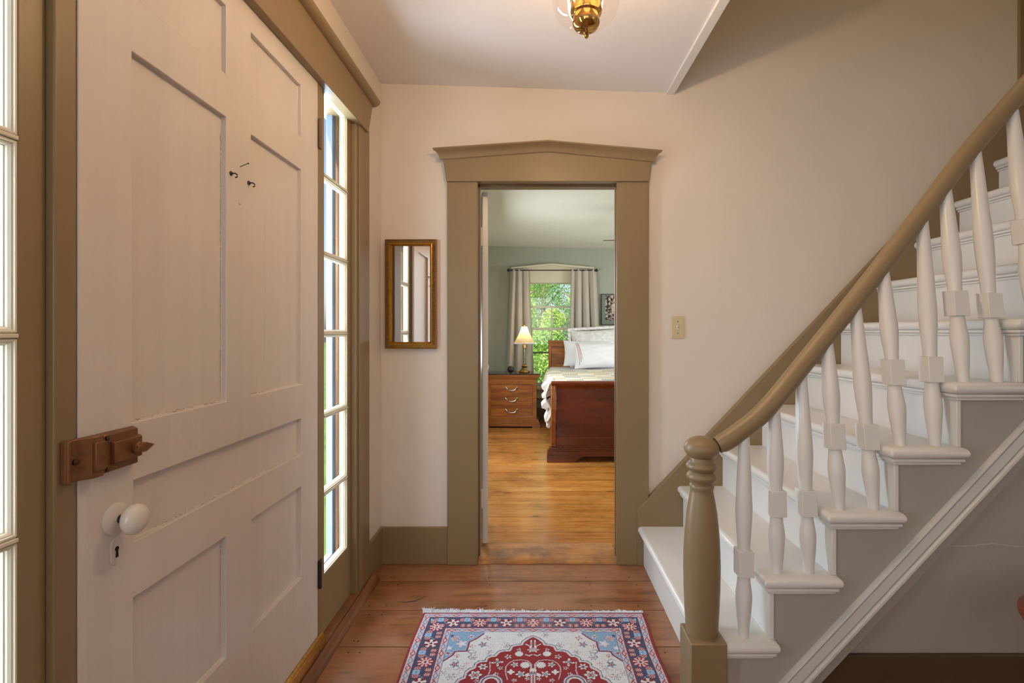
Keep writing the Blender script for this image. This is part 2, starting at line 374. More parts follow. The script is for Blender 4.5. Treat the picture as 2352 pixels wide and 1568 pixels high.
m = MB(); m.box(-.80, 3.22, 6.93, 6.95, 0, .15); struct(m.build('baseboard_bedroom', M['tan'], bevel=.003), 'tan baseboard below the bedroom window', 'baseboard')

# ---- bedroom doorway: lining + casing with pedimented head
yc = 2.574                                   # casing face
m = MB(); m.box(-.300,-.287, 2.59,2.725, 0,1.97); m.box(.437,.450, 2.59,2.725, 0,1.97); m.box(-.300,.450, 2.59,2.725, 1.955,1.968)
m.box(-.287,-.277, 2.635,2.66, 0,1.955); m.box(.427,.437, 2.635,2.66, 0,1.955); m.box(-.287,.437, 2.635,2.66, 1.945,1.955)
struct(m.build('trim_5', M['tan_edge'], bevel=.0015), 'tan lining inside the bedroom doorway', 'door lining')
m = MB(); m.box(X_(1027,yc), X_(1097,yc), yc, 2.60, 0, Z_(416,yc))
struct(m.build('trim_6', M['tan'], bevel=.003), 'tan door casing left of the bedroom doorway', 'door casing')
m = MB(); m.box(X_(1417,yc), X_(1490,yc), yc, 2.60, 0, Z_(416,yc))
struct(m.build('trim_7', M['tan'], bevel=.003), 'tan door casing right of the bedroom doorway', 'door casing')
yh = 2.562
root = empty('trim_8', (.0, 2.6, 1.97)); struct(root, 'tan pedimented head over the bedroom doorway', 'door casing')
def Q(px, py, Y=yh): return (X_(px,Y), Z_(py,Y))
m = MB(); m.prism([Q(1025,416), Q(1491,416), Q(1498,352), Q(1258,326), Q(1015,346)], yh, 2.60, 'xz'); keep(root, m.build('head_board', M['tan'], bevel=.002))
m = MB()
# crown: cove profile swept along the two slopes of the pediment
prof = [(0,-.042),(.006,-.042),(.010,-.034),(.013,-.022),(.022,-.010),(.034,-.004),(.038,.0),(.038,.006),(0,.006)]   # (outward, height)
def crown_ring(x, z, k):
    return [(x + k*o, yh-o, z+h) for o, h in prof]
zl, zp, zr = Z_(344,yh-.03), Z_(325,yh-.03), Z_(349,yh-.03)
xl, xp, xr = X_(1015,yh), X_(1258,yh), X_(1499,yh)
m.rings([crown_ring(xl-.002, zl+.002, -1), crown_ring(xp, zp, 0), crown_ring(xr+.002, zr+.002, 1)], smooth=False)
keep(root, m.build('crown_moulding', M['tan']))
# bumps of caulk are part of the plaster; baseboards
m = MB(); m.box(-.785, X_(1028,2.59), 2.585, 2.60, 0, .189); struct(m.build('baseboard_far', M['tan'], bevel=.003), 'tan baseboard below the framed mirror', 'baseboard')
m = MB(); m.box(-.785, -.770, 2.372, 2.60, 0, .190); struct(m.build('baseboard_left', M['tan'], bevel=.003), 'short tan baseboard between front door casing and corner', 'baseboard')

# ---- front door surround: casings, posts, head
m = MB(); m.box(-.80,-.768, 2.236, 2.369, .035, 2.13); m.box(-.83,-.776, 2.2135, 2.2345, .035, 2.13)
struct(m.build('trim_9', M['tan'], bevel=.003), 'tan casing between the far sidelight and the corner', 'door casing')
m = MB(); m.box(-.80,-.768, .342, .475, .035, 2.13); m.box(-.83,-.776, .4765, .4985, .035, 2.13)
struct(m.build('trim_10', M['tan'], bevel=.003), 'tan casing on the near side of the near sidelight', 'door casing')
m = MB(); m.box(-.915,-.785, 1.842, 1.884, .04, 2.16); m.box(-.915,-.834, 1.822, 1.842, .04, 2.16)
struct(m.build('trim_11', M['tan_edge'], bevel=.003), 'tan post between the front door and the far sidelight', 'door post')
m = MB(); m.box(-.915,-.785, .828, .8685, .04, 2.16); m.box(-.915,-.834, .868, .888, .04, 2.16)
struct(m.build('trim_12', M['tan_edge'], bevel=.003), 'tan post between the front door and the near sidelight, carrying the lock keeper', 'door post')
def zh(y): return 2.088+(y-1.4)*.019
root = empty('trim_13', (-.785, 1.355, 2.09)); struct(root, 'tan head board and rounded ledge over the front door', 'door casing')
m = MB(); m.prism([(.342,zh(.342)), (2.323+.0,zh(2.323)), (2.386,2.262), (.30,2.262)], -.80, -.757, 'yz'); keep(root, m.build('head_board', M['tan'], bevel=.002))
m = MB()
pr = [(-.785,2.258),(-.752,2.258),(-.742,2.262),(-.734,2.268),(-.729,2.277),(-.729,2.286),(-.734,2.293),(-.744,2.297),(-.785,2.300)]
m.prism(pr, .26, 2.405, 'xz', smooth=True); keep(root, m.build('ledge_moulding', M['tan']))
m = MB(); m.box(-.915,-.84, .47, 2.24, 2.125, 2.17); m.box(-.84,-.80, .50, 2.21, 2.14, 2.17)
struct(m.build('trim_14', M['tan_edge'], bevel=.002), 'tan head lining above the front door and sidelights', 'door lining')

# ---- threshold
m = MB(); m.prism([(-.95,-.02),(-.95,.046),(-.80,.046),(-.771,.038),(-.769,.031),(-.767,.031),(-.765,.035),(-.745,.026),(-.737,.010),(-.737,-.001)], .20, 2.424, 'xz')
o = m.build('trim_15', M['sill'], bevel=.003); struct(o, 'worn wooden sill along the foot of the front door', 'threshold')
m = MB(); m.prism([(-.790,.046),(-.790,.080),(-.783,.084),(-.774,.080),(-.765,.062),(-.763,.046)], .875, 1.862, 'xz')
struct(m.build('trim_16', M['brass'], bevel=.001), 'brass weather strip along the bottom of the front door', 'weather strip')

# ---- sidelights
ZR = [.263,.567,.867,1.183,1.489,1.790,2.117]
def sidelight(name, y0, y1, label):
    root = empty(name, (-.81, (y0+y1)/2, .045)); struct(root, label, 'window')
    gy0, gy1 = y0+.045, y1-.045
    m = MB(); cellmap(m, [y0,gy0,gy1,y1], [.046,ZR[0],ZR[-1],2.16], lambda u, v: None if inr(u,gy0,gy1) and inr(v,ZR[0],ZR[-1]) else -.799, Pw, -.835)
    keep(root, m.build('sash_frame', M['tan'], bevel=.002))
    m = MB(); b = .013
    def bead(ya, yb, za, zb_):
        # mitred bead, sloping from the sash face down to the glass
        P = lambda p, x: (x, p[0], p[1])
        steps = [(0,-.8005),(.003,-.8005),(.0038,-.8035),(.0055,-.8040),(.0080,-.8075),(.0085,-.8110),(.0100,-.8120),(.0100,-.8160),(.0080,-.8260),(0,-.8260)]
        loop = lambda d: [(ya+d,za+d),(yb-d,za+d),(yb-d,zb_-d),(ya+d,zb_-d)]
        for (d0, x0_), (d1, x1_) in zip(steps[:-1], steps[1:]):
            A, B = loop(d0), loop(d1)
            for k in range(4):
                k2 = (k+1) % 4; m.quad(P(A[k],x0_), P(A[k2],x0_), P(B[k2],x1_), P(B[k],x1_))
    for a, c in zip(ZR[:-1], ZR[1:]): bead(gy0, gy1, a+(0 if a == ZR[0] else .005), c-(0 if c == ZR[-1] else .005))
    keep(root, m.build('glazing_bead', M['bead'], merge=False, recalc=False))
    for z in ZR[1:-1]:
        m = MB(); m.box(-.828,-.802, gy0, gy1, z-.0055, z+.0055); m.box(-.802,-.797, gy0, gy1, z-.0035, z+.0035); keep(root, m.build('muntin', M['bead'], bevel=.0015))
    for a, c in zip(ZR[:-1], ZR[1:]):
        m = MB(); m.box(-.8175,-.8145, gy0+.008, gy1-.008, a+.008, c-.008); keep(root, m.build('pane', M['glass']))
    # outer storm frame standing in the reveal, with a weathered stop
    m = MB(); cellmap(m, [y0,y0+.035,y1-.035,y1], [.046,.23,2.13,2.16], lambda u, v: None if inr(u,y0+.035,y1-.035) and inr(v,.23,2.13) else -.868, Pw, -.895)
    m.box(-.90,-.85, y1-.012, y1, .05, 2.16); m.box(-.90,-.85, y0, y0+.012, .05, 2.16)
    keep(root, m.build('storm_frame', M['blue_white'], bevel=.002))
    m = MB(); m.box(-.862,-.852, y1-.016, y1-.0125, .2, 2.13); m.box(-.862,-.852, y0+.0125, y0+.016, .2, 2.13); keep(root, m.build('stop_strip', M['raw']))
sidelight('window_1', 1.884, 2.216, 'tall six-pane sidelight on the far side of the front door')
sidelight('window_2', .496, .828, 'tall sidelight at the left edge, on the near side of the front door')

# ---- front door (door_1)
root = empty('door_1', (-.785, 1.3555, .082)); struct(root, 'white panelled front door with porcelain knob and rim lock', 'door')
y0, y1 = .871, 1.840
pan = [(.988,1.292,1.848,2.022),(1.405,1.708,1.848,2.022),(.988,1.292,1.012,1.738),(1.405,1.708,1.012,1.738),(.992,1.710,.776,.897),(.992,1.290,.357,.667),(1.408,1.710,.357,.667)]
us = [y0,y1]+[p[0] for p in pan]+[p[1] for p in pan]; vs = [.082,2.12]+[p[2] for p in pan]+[p[3] for p in pan]
def hd(u, v):
    for a, b, c, d in pan:
        if inr(u,a,b) and inr(v,c,d): return -.7985
    return -.785
m = MB(); cellmap(m, us, vs, hd, Pw, -.830); keep(root, m.build('door_leaf', M['door'], bevel=.0018))
# rim lock
lk = MB()
lk.prism([(.893,-.779),(.991,-.779),(.987,-.762),(.897,-.762)], .922, 1.001, 'xy') if False else None
def slab(mb, y0, y1, z0, z1, xa, xb, t=.004):
    """box growing out from the door face with a chamfered front"""
    A = [(xa,y0,z0),(xa,y1,z0),(xa,y1,z1),(xa,y0,z1)]; B = [(xb,y0+t,z0+t),(xb,y1-t,z0+t),(xb,y1-t,z1-t),(xb,y0+t,z1-t)]
    i = mb.add(A+B); mb.face((i+4,i+5,i+6,i+7)); mb.face((i+3,i+2,i+1,i))
    for k in range(4): mb.face((i+k, i+(k+1) % 4, i+4+(k+1) % 4, i+4+k))
slab(lk, .904, .989, .931, 1.006, -.785, -.771, .004); slab(lk, .920, .990, .946, .990, -.772, -.764, .003)
lock = lk.build('rim_lock', M['copper'], bevel=.001); keep(root, lock)
screw_m = plain('brown_screw', (92,66,44), .35, .6)
m = MB(); m.lathe([(.011,0),(.011,.008),(.007,.010)], (-.764,.972,.967), 20, 'x'); m.prism([(.956,.960),(.958,.973),(.978,.976),(.999,.968),(.978,.958)], -.756, -.748, 'yz')
k_ = m.build('thumb_turn', M['copper'], bevel=.001); k_.parent = lock
for (yy, zz) in ((.914,.997),(.914,.940)):
    m = MB(); m.lathe([(.0045,0),(.0045,.003),(.002,.0045)], (-.7715,yy,zz), 12, 'x'); s_ = m.build('screw', screw_m); s_.parent = lock
# knob
m = MB(); cy, cz = .949, .838
m.lathe([(.030,0),(.030,.003),(.026,.005),(.014,.007),(.010,.009)], (-.785,cy,cz), 32, 'x'); ro = m.build('rosette', M['door']); keep(root, ro)
m = MB(); m.lathe([(.008,.003),(.008,.030),(.011,.032)], (-.785,cy,cz), 20, 'x'); nk = m.build('knob_neck', M['iron']); keep(root, nk)
m = MB(); m.lathe([(.004,.018)]+[(.0285*math.cos(a), .0365+.0185*math.sin(a)) for a in [(-.5+k/14)*PI*.96 for k in range(15)]], (-.785,cy,cz), 32, 'x')
kb = m.build('door_knob', M['porcelain'], angle=60); keep(root, kb)
# keyhole escutcheon
m = MB(); pts = [(cy+.0135*math.cos(a)*1.0, (.790 if math.sin(a) > 0 else .766)+.0135*math.sin(a)) for a in [2*PI*k/24 for k in range(24)]]
m.prism(pts, -.785, -.7825, 'yz'); es = m.build('keyhole_plate', M['door'], bevel=.0008); keep(root, es)
m = MB(); m.prism([(cy+.0045*math.cos(a), .782+.0045*math.sin(a)) for a in [2*PI*k/14 for k in range(14)]], -.7826, -.782, 'yz'); m.prism([(cy-.0022,.782),(cy+.0022,.782),(cy+.0032,.766),(cy-.0032,.766)], -.7826, -.7819, 'yz')
kh = m.build('keyhole', M['dark']); keep(root, kh)
def crack(name, pts, w_, mt, parent, x, seed):
    rg = random.Random(seed); m = MB(); P = []
    for (a, b), (c, d) in zip(pts[:-1], pts[1:]):
        n_ = max(2, int(math.hypot(c-a, d-b)/.006))
        for q in range(n_): t = q/n_; P.append((a+(c-a)*t+rg.gauss(0, .0009), b+(d-b)*t+rg.gauss(0, .0009)))
    for q, ((a, b), (c, d)) in enumerate(zip(P[:-1], P[1:])):
        if rg.random() < .2: continue
        ww = w_*rg.uniform(.3, 1.2); L_ = math.hypot(c-a, d-b) or 1e-6; nx, nz = -(d-b)/L_*ww, (c-a)/L_*ww
        m.quad((x,a-nx,b-nz), (x,c-nx,d-nz), (x,c+nx,d+nz), (x,a+nx,b+nz))
    o = m.build(name, mt, recalc=False); keep(parent, o); return o
crm = plain('crack_in_paint', (120,98,82), .9)
crack('paint_crack', [(1.288,1.03),(1.289,1.70)], .0006, crm, root, -.7981, 1)
crack('paint_crack', [(1.003,1.0145),(1.285,1.0140)], .0006, crm, root, -.7950, 2)
crack('paint_crack', [(1.06,.7785),(1.69,.7785)], .0005, crm, root, -.7950, 3)
crack('paint_crack', [(1.288,.39),(1.288,.65)], .0005, crm, root, -.7981, 4)
crack('paint_crack', [(1.497,1.10),(1.502,1.28),(1.499,1.42),(1.507,1.56)], .00035, crm, root, -.7983, 5)
crack('paint_crack', [(1.41,1.0145),(1.50,1.014)], .0007, crm, root, -.7950, 6)
# small hooks, a nail and a filled hole on the middle stile
for (px, py) in ((530,398),(571,420)):
    Y = .785*F/(CX-px); Z = Z_(py, Y)
    m = MB(); m.lathe([(.006,0),(.006,.002),(.003,.004)], (-.785,Y,Z), 14, 'x')
    m.tube([(-.783,Y,Z),(-.773,Y,Z),(-.768,Y,Z-.004),(-.768,Y,Z-.009),(-.773,Y,Z-.011)], .0018, 8); keep(root, m.build('cup_hook', M['iron']))
Y = .785*F/(CX-551); m = MB(); m.tube([(-.785,Y,Z_(383,Y)),(-.766,Y+.006,Z_(377,Y)+.004)], .0009, 6); m.lathe([(.0024,0),(.0024,.0012)], (-.766,Y+.006,Z_(377,Y)+.004), 8, 'x'); keep(root, m.build('nail', M['iron']))
m = MB(); m.lathe([(.006,0),(.0055,.002),(.002,.003)], (-.785,Y,Z_(465,Y)), 14, 'x'); keep(root, m.build('painted_screw', M['door']))
for (za, zb2, mm) in ((1.862,1.965,'old_hinge'),(.255,.352,'iron')):
    m = MB(); m.lathe([(.003,-.004),(.0065,0),(.0065,(zb2-za)*.32),(.0058,(zb2-za)*.33),(.0065,(zb2-za)*.34),(.0065,(zb2-za)*.66),(.0058,(zb2-za)*.67),(.0065,(zb2-za)*.68),(.0065,zb2-za),(.003,zb2-za+.004)], (-.779,1.845,za), 14)
    m.box(-.786,-.7815, 1.846, 1.868, za, zb2); keep(root, m.build('hinge', M[mm], bevel=.0008))
# keeper on the post
root2 = empty('lock_keeper', (-.785, .855, .96)); tag(root2, 'copper painted lock keeper screwed to the tan post beside the front door', 'lock keeper')
m = MB()
kp = [(.8375,-.785),(.8375,-.778),(.8395,-.7755),(.8465,-.7755),(.848,-.7785),(.852,-.779),(.862,-.7785),(.870,-.772),(.876,-.765),(.884,-.763),(.897,-.763),(.900,-.766),(.900,-.785)]
m.prism([(x, y) for y, x in kp], .934, 1.006, 'xy'); m.box(-.768,-.7595, .878, .8985, .945, .996); m.tube([(-.776,.843,.934),(-.776,.843,1.006)], .004, 10)
keep(root2, m.build('keeper_body', M['copper'], bevel=.0015))
m = MB(); m.lathe([(.0055,0),(.0055,.003),(.003,.0045)], (-.7787,.858,.968), 14, 'x'); keep(root2, m.build('screw', screw_m))

# ---- bedroom door (door_2), open into the room
root = empty('door_2', (-.246, 2.748, .035)); struct(root, 'white bedroom door standing open, hinge edge towards the hall', 'door')
m = MB(); m.box(-.032, 0, 0, .70, .005, 1.915); o = m.build('door_leaf', M['white'], root, bevel=.003)
for z in (.20,1.62):
    m = MB(); m.box(-.030,-.002, -.003, .0, z, z+.10); m.lathe([(.007,0),(.007,.10)], (-.036,-.005,z), 12); m.build('hinge', M['white'], root, bevel=.001)
m = MB(); m.lathe([(.012,0),(.012,.03),(.028,.045),(.028,.06),(.01,.07)], (0,.64,.92), 20, 'x'); m.build('door_knob', M['porcelain'], root)
root.rotation_euler = (0, 0, math.radians(11))

# ================================================================== STAIRCASE
RISE, RUN = .2065, .2005
def xr_(k): return .562+RUN*(k-1)
def zt(k): return .200+RISE*(k-1)
YN, YF = 1.630, 2.574
cxn_b = .5536+.05
stair = empty('staircase', (.56, 1.66, 0)); tag(stair, 'white painted staircase with turned balusters and tan handrail rising to the right', 'staircase')
for k in range(1, 13):
    x, z = xr_(k), zt(k); xn = xr_(k+1)
    m = MB(); m.box(x-.001, x+.018, YN+.0005, YF, zt(k-1)-.012 if k > 1 else 0, z-.034); keep(stair, m.build('riser', M['white'], bevel=.0015))
    m = MB(); ext = .023; R = []; xa_, yn_ = x-.030, YN-.034
    for q in range(11):
        a = -PI/2+PI*q/10; d = .018*(1-math.cos(a)); zz = z-.018+.018*math.sin(a); c_ = .005
        near = [(xa_+d,yn_+d+c_),(xa_+d+c_,yn_+d)] if k > 1 else [(xa_+d,YN+.0),(xa_+d+.001,YN),(cxn_b,YN),(cxn_b,yn_+d)]
        R.append([(px_, py_, zz) for px_, py_ in near+[(xn+ext-d-c_,yn_+d),(xn+ext-d,yn_+d+c_),(xn+ext-d,YN-.001),(xn+.017,YN-.001),(xn+.017,YF),(xa_+d,YF)]])
    m.rings(R); t_ = m.build('tread', M['white'], angle=30); keep(stair, t_)
    m = MB()
    for (d, za, zb2) in ((.018,.047,.036),(.010,.057,.047)):
        m.prism([(x-d,YN-d-.004),(xn+d-.004,YN-d-.004),(xn+d-.004,YN-.001),(x+.001,YN-.001),(x+.001,YF),(x-d,YF)], z-za, z-zb2, 'xy')
    keep(stair, m.build('cove_moulding', M['white'], bevel=.003))
    m = MB(); m.box(x-.002, x+.012, YN-.006, YN, zt(k-1) if k > 1 else 0, z-.057); keep(stair, m.build('corner_bead', M['white'], bevel=.002))
# upper landing
m = MB(); m.box(xr_(13), 3.42, 1.60, 2.63, zt(13)-.2, zt(13)); struct(m.build('floor_landing', M['white']), 'upper landing at the head of the stairs', 'floor')
# open stringer
def xd(z): return .737+z/1.069           # upper edge of the diagonal moulding
pts = []
for k in range(1, 13):
    pts += [(xr_(k), zt(k-1) if k > 1 else 0.0), (xr_(k), zt(k)-.028)]
pts[0] = (xr_(1), 0.0)
pts = [(xr_(1),0)]
for k in range(1, 12): pts += [(xr_(k), zt(k)-.028), (xr_(k+1), zt(k)-.028)]
pts += [(xr_(12), zt(12)-.028), (xd(zt(12)-.028)+.14, zt(12)-.028), (xd(0)+.14, 0)]
m = MB()
# split the stepped outline into convex strips: one column per step down to the diagonal
for k in range(1, 12):
    a, b = xr_(k), xr_(k+1); top = zt(k)-.036
    def zlow(x): return max(0.0, (x-.14-.737)*1.069)
    poly = [(a,top),(b,top),(b,zlow(b)),(a,zlow(a))]
    if zlow(a) == 0 and zlow(b) > 0: poly = [(a,top),(b,top),(b,zlow(b)),(.877,0),(a,0)]
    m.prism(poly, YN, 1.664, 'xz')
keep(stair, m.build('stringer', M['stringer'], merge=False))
def diag(name, o0, o1, ya, yb, mt, zmax=2.2):
    m = MB(); m.prism([(xd(0)+o0,0),(xd(zmax)+o0,zmax),(xd(zmax)+o1,zmax),(xd(0)+o1,0)], ya, yb, 'xz'); return m
# diagonal moulding: one run profile
zmax = 2.2
prf = [(0,YN+.002),(0,1.619),(.003,1.614),(.009,1.612),(.014,1.616),(.016,1.621),(.019,1.615),(.052,1.611),(.054,1.620),(.058,1.621),(.061,1.612),(.067,1.606),(.076,1.605),(.083,1.610),(.086,1.618),(.087,YN+.002)]
m = MB(); m.rings([[(xd(z)+a, y, z) for a, y in prf] for z in (0, zmax)], smooth=False); keep(stair, m.build('diagonal_moulding', M['trimwhite']))
# wall-side skirt
m = MB(); xs, zs = .531, .284
m.prism([(xs,0),(xs,zs),(2.6,zs+1.06*(2.6-xs)),(3.0,zs+1.06*(2.6-xs)),(3.0,2.3),(.9,0)], 2.566, 2.60, 'xz')
keep(stair, m.build('wall_skirt', M['brown'] if False else M['tan'], bevel=.002))
# newel
cxn, cyn = .5536, 1.660
m = MB(); m.box(cxn-.057, cxn+.059, 1.592, 1.712, 0, .2045); nb = m.build('newel_base', M['tan'], bevel=.004); keep(stair, nb)
def zy(y): return HC-(y-CY)/699
prof = [(.0500,zy(1465)),(.0530,zy(1445)),(.0570,zy(1400)),(.0600,zy(1350)),(.0615,zy(1300)),(.0605,zy(1262)),(.0570,zy(1220)),(.0510,zy(1177)),(.0440,zy(1148)),(.0385,zy(1128)),(.0378,zy(1121)),
        (.0405,zy(1118)),(.0405,zy(1112)),(.0375,zy(1110))]
def torus_prof(r, R, y, h):
    return [(r+(R-r)*math.sin(PI*k/8), zy(y+h-2*h*k/8)) for k in range(9)]
prof += torus_prof(.0385, .0510, 1093, 12)+torus_prof(.0400, .0525, 1069, 11)+[(.0400,zy(1057))]
zc_, rz_ = zy(1028.5), 27.5/699
prof += [(.0595*math.cos(a), zc_+rz_*math.sin(a)) for a in [math.radians(-50+140*k/16) for k in range(17)]]
prof = [(r_*.96, h_) for r_, h_ in prof]
m = MB(); m.lathe(prof, (cxn,cyn,0), 48); keep(stair, m.build('newel_post', M['tan'], angle=50))
# handrail
def yrail(px): return np.interp(px, [1655,1760,1850,1960,2120,2400], [1.650,1.660,1.695,1.712,1.722,1.724])
rp = [(1648,1022),(1672,1010),(1700,990),(1722,974),(1745,954),(1770,928),(1797,896),(1850,830),(1920,744),(2030,604),(2120,486),(2210,366),(2290,272),(2352,202),(2420,126),(2520,14),(2620,-98),(2720,-210)]
# smooth resample
rp2 = []
for i in range(len(rp)-1):
    p0, p1, p2, p3 = rp[max(i-1,0)], rp[i], rp[i+1], rp[min(i+2,len(rp)-1)]
    for s_ in range(4):
        t = s_/4; rp2.append(tuple(.5*((2*p1[j])+(-p0[j]+p2[j])*t+(2*p0[j]-5*p1[j]+4*p2[j]-p3[j])*t*t+(-p0[j]+3*p1[j]-3*p2[j]+p3[j])*t**3) for j in (0,1)))
rp2.append(rp[-1])
path = [(X_(a, float(yrail(a))), float(yrail(a)), Z_(b, float(yrail(a)))) for a, b in rp2]
m = MB(); m.tube(path, [.0275 if i < 2 else .031 for i in range(len(path))], 20, up=(0,1,0), flat=.88); keep(stair, m.build('handrail', M['tan'], angle=60))
# balusters
bal = [(1,1708,1290,1709,1000),(2,1785,1153,1779,935),(2,1858,1151,1840,853),(3,1928,1000,1899,775),(3,2007,1000,1964,698),
       (4,2068,854,2028,616),(4,2148,847,2118,502),(5,2213,697,2171,430),(5,2290,702,2240,350),(6,2374,533,2325,255),(6,2455,536,2398,170),(7,2545,368,2480,80),(7,2625,372,2556,-10)]
for (k, pb, yb, pt, yt) in bal:
    Yb = 1.645; xb = X_(pb, Yb); zb2 = zt(k)-.001
    Yt = float(yrail(pt)); xt = X_(pt, Yt); ztop = Z_(yt, Yt)
    L = ztop-zb2
    Ym = Yb+(Yt-Yb)*.45; zblk = Z_(yb, Ym); h = .041
    def cen(z): f = (z-zb2)/L; return xb+(xt-xb)*f, Yb+(Yt-Yb)*f
    m = MB(); a0, a1 = zb2, zblk-h; b0, b1 = zblk+h, ztop
    lo = [(0,.0145),(.12,.0160),(.3,.0195),(.5,.0228),(.6,.0240),(.66,.0242),(.74,.0230),(.88,.0195),(1,.0178)]
    up = [(0,.0180),(.08,.0195),(.22,.0232),(.30,.0245),(.36,.0245),(.5,.0228),(.75,.0190),(1,.0155)]
    for seg_, z0, z1 in ((lo,a0,a1),(up,b0,b1)):
        R = []
        for t, r in seg_:
            z = z0+(z1-z0)*t; c = cen(z); r *= 1.07; R.append([(c[0]+r*math.cos(2*PI*j/20), c[1]+r*math.sin(2*PI*j/20), z) for j in range(20)])
        m.rings(R)
    R = []; q = .0242
    for z in (zblk-h-.0005, zblk+h+.0005):
        c = cen(z); R.append([(c[0]-q,c[1]-q,z),(c[0]+q,c[1]-q,z),(c[0]+q,c[1]+q,z),(c[0]-q,c[1]+q,z)])
    m.rings(R, smooth=False)
    keep(stair, m.build('baluster', M['white'], bevel=.0016, angle=40, merge=False))
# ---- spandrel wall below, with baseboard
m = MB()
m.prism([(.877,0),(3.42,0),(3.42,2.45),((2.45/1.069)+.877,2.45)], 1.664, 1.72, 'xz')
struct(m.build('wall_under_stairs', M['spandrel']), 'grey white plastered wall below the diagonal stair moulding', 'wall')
rg = random.Random(8); m = MB(); P = []
for q in range(70): P.append((1.27+q*.0105, 1.6635, .487+.004*math.sin(q*.35)+rg.gauss(0, .0009)))
m.tube(P, .0011, 5); cr = m.build('plaster_crack', M['trimwhite']); cr.parent = bpy.data.objects['wall_under_stairs']
m = MB(); m.prism([(.880,0),(3.42,0),(3.42,.133),(.880+.133/1.069,.133)], 1.648, 1.664, 'xz')
struct(m.build('baseboard_right', M['brown'], bevel=.002), 'dark brown baseboard below the stair wall', 'baseboard')

# ================================================================== HALL OBJECTS
# ---- rug
def rug():
    X0, X1, Y0, Y1 = -.4660, .4640, .62, 2.130
    xs = np.arange(X0, X1+1e-6, .002); ys = np.concatenate([np.arange(Y0, 1.62, .006), np.arange(1.62, Y1+1e-6, .002)])
    xs[-1] = X1; ys[-1] = Y1; nx, ny = len(xs), len(ys)
    GX, GY = np.meshgrid(xs, ys)
    C = np.zeros((ny, nx, 3)); L = lambda r, g, b: np.array(s2l((r,g,b)))
    RED, IVO, NAVY, LB, PINK, BLUE, GOLD = L(142,40,42), L(214,216,216), L(66,76,104), L(200,188,196), L(214,166,162), L(132,164,192), L(196,176,140)
    d = np.minimum(np.minimum(GX-X0, X1-GX), np.minimum(GY-Y0, Y1-GY))
    mx = (X0+X1)/2; cyr = (Y0+Y1)/2
    C[:] = IVO
    def seti(mask, col): C[mask] = col
    rng = np.random.default_rng(11)
    # --- field motifs
    fx = np.abs(GX-mx); fy = np.abs(GY-cyr); hy = (Y1-Y0)/2
    def poly_mask(poly, PX, PY):
        ins = np.zeros(PX.shape, bool); n = len(poly)
        for i in range(n):
            x1_, y1_ = poly[i]; x2_, y2_ = poly[(i+1) % n]
            c = ((y1_ > PY) != (y2_ > PY)) & (PX < (x2_-x1_)*(PY-y1_)/((y2_-y1_) if y2_ != y1_ else 1e-9)+x1_); ins ^= c
        return ins
    def flower(px, py, R, n, cols, ph=0., star=.28, both=True):
        """petal rings, outermost colour first; mirrored left and right and top to bottom"""
        dx = fx-px; dy = fy-py; r = np.hypot(dx, dy); th = np.arctan2(dy, dx)
        m0 = r < R*1.4
        for f, c in cols:
            mk = m0 & (r < R*f*(1-star+star*np.cos(n*th+ph))); C[mk] = c
    def line(pts, w_, col):
        for (a, b), (c, e) in zip(pts[:-1], pts[1:]):
            vx, vy = c-a, e-b; t = np.clip(((fx-a)*vx+(fy-b)*vy)/(vx*vx+vy*vy+1e-9), 0, 1)
            C[np.hypot(fx-a-t*vx, fy-b-t*vy) < w_] = col
    def R2(px, py): Y = 1.181*F/(py-CY); return (abs((px-CX)*Y/F), abs(Y-cyr))
    # faint scrolls
    for _ in range(46):
        a, b = rng.uniform(.02,.31), rng.uniform(.05,.6); q = rng.uniform(0, 6.28); rr_ = rng.uniform(.008,.016)
        pts = [(a+rr_*math.cos(q+t), b+rr_*math.sin(q+t)*.8) for t in np.linspace(0, 4.2, 8)]
        line(pts, .0012, [BLUE*.8, LB*.85, GOLD, NAVY*1.6][rng.integers(4)])
    pos = [(1040+0*0,0)]
    for (px, py, R, t) in ((1110,1480,.017,0),(1163,1481,.015,1),(1125,1498,.014,1),(1087,1509,.016,1),(1045,1526,.017,0),(1062,1534,.014,1),(1120,1465,.014,2),(1197,1458,.014,1),(1018,1546,.013,1),(1072,1524,.010,2),(1086,1484,.011,2),(1050,1505,.011,2),(1035,1555,.016,1),(1150,1465,.011,3),(1130,1483,.016,3),(1030,1536,.014,3),(1180,1471,.010,3)):
        a, b = R2(px, py)
        if t == 0: flower(a, b, R, 5, [(1.05,NAVY*1.5),(.92,BLUE),(.62,RED),(.4,PINK),(.2,RED)], .6)
        elif t == 1: flower(a, b, R, 6, [(1.05,NAVY*1.3),(.85,IVO),(.45,NAVY*1.4),(.33,PINK)], .2, .35)
        elif t == 2: flower(a, b, R, 4, [(1,RED),(.7,IVO),(.4,PINK)], 1.0, .4)
        else: flower(a, b, R, 5, [(1,GOLD*1.0),(.8,IVO*.96)], 0, .4)
    # --- medallion
    med = [(1227,1461.6),(1214,1467),(1204,1474),(1200,1481),(1188,1482),(1178,1485),(1173,1494.5),(1158,1495),(1148,1498),(1139,1507),(1128,1508),(1121,1512),(1118,1519),(1104,1520),(1095,1525),(1092,1534),(1080,1539),(1072,1545),(1069,1557),(1056,1562),(1049,1570)]
    P = [R2(*q) for q in med]; P[0] = (0.0, P[0][1])
    P += [(.285,.27),(.300,.20),(.312,.12),(.318,0)]
    poly = [(-.001,P[0][1])]+P+[(-.001,0)]
    line(P, .0075, BLUE*1.1); line(P, .0062, IVO); 
    line([(a+.006*(a > .004), b+.006) for a, b in P], .0016, NAVY)
    seti(poly_mask(poly, fx, fy), RED)
    line(P, .0022, LB)
    # vines and flowers in the medallion
    V = lambda *q: [R2(*z) for z in q]
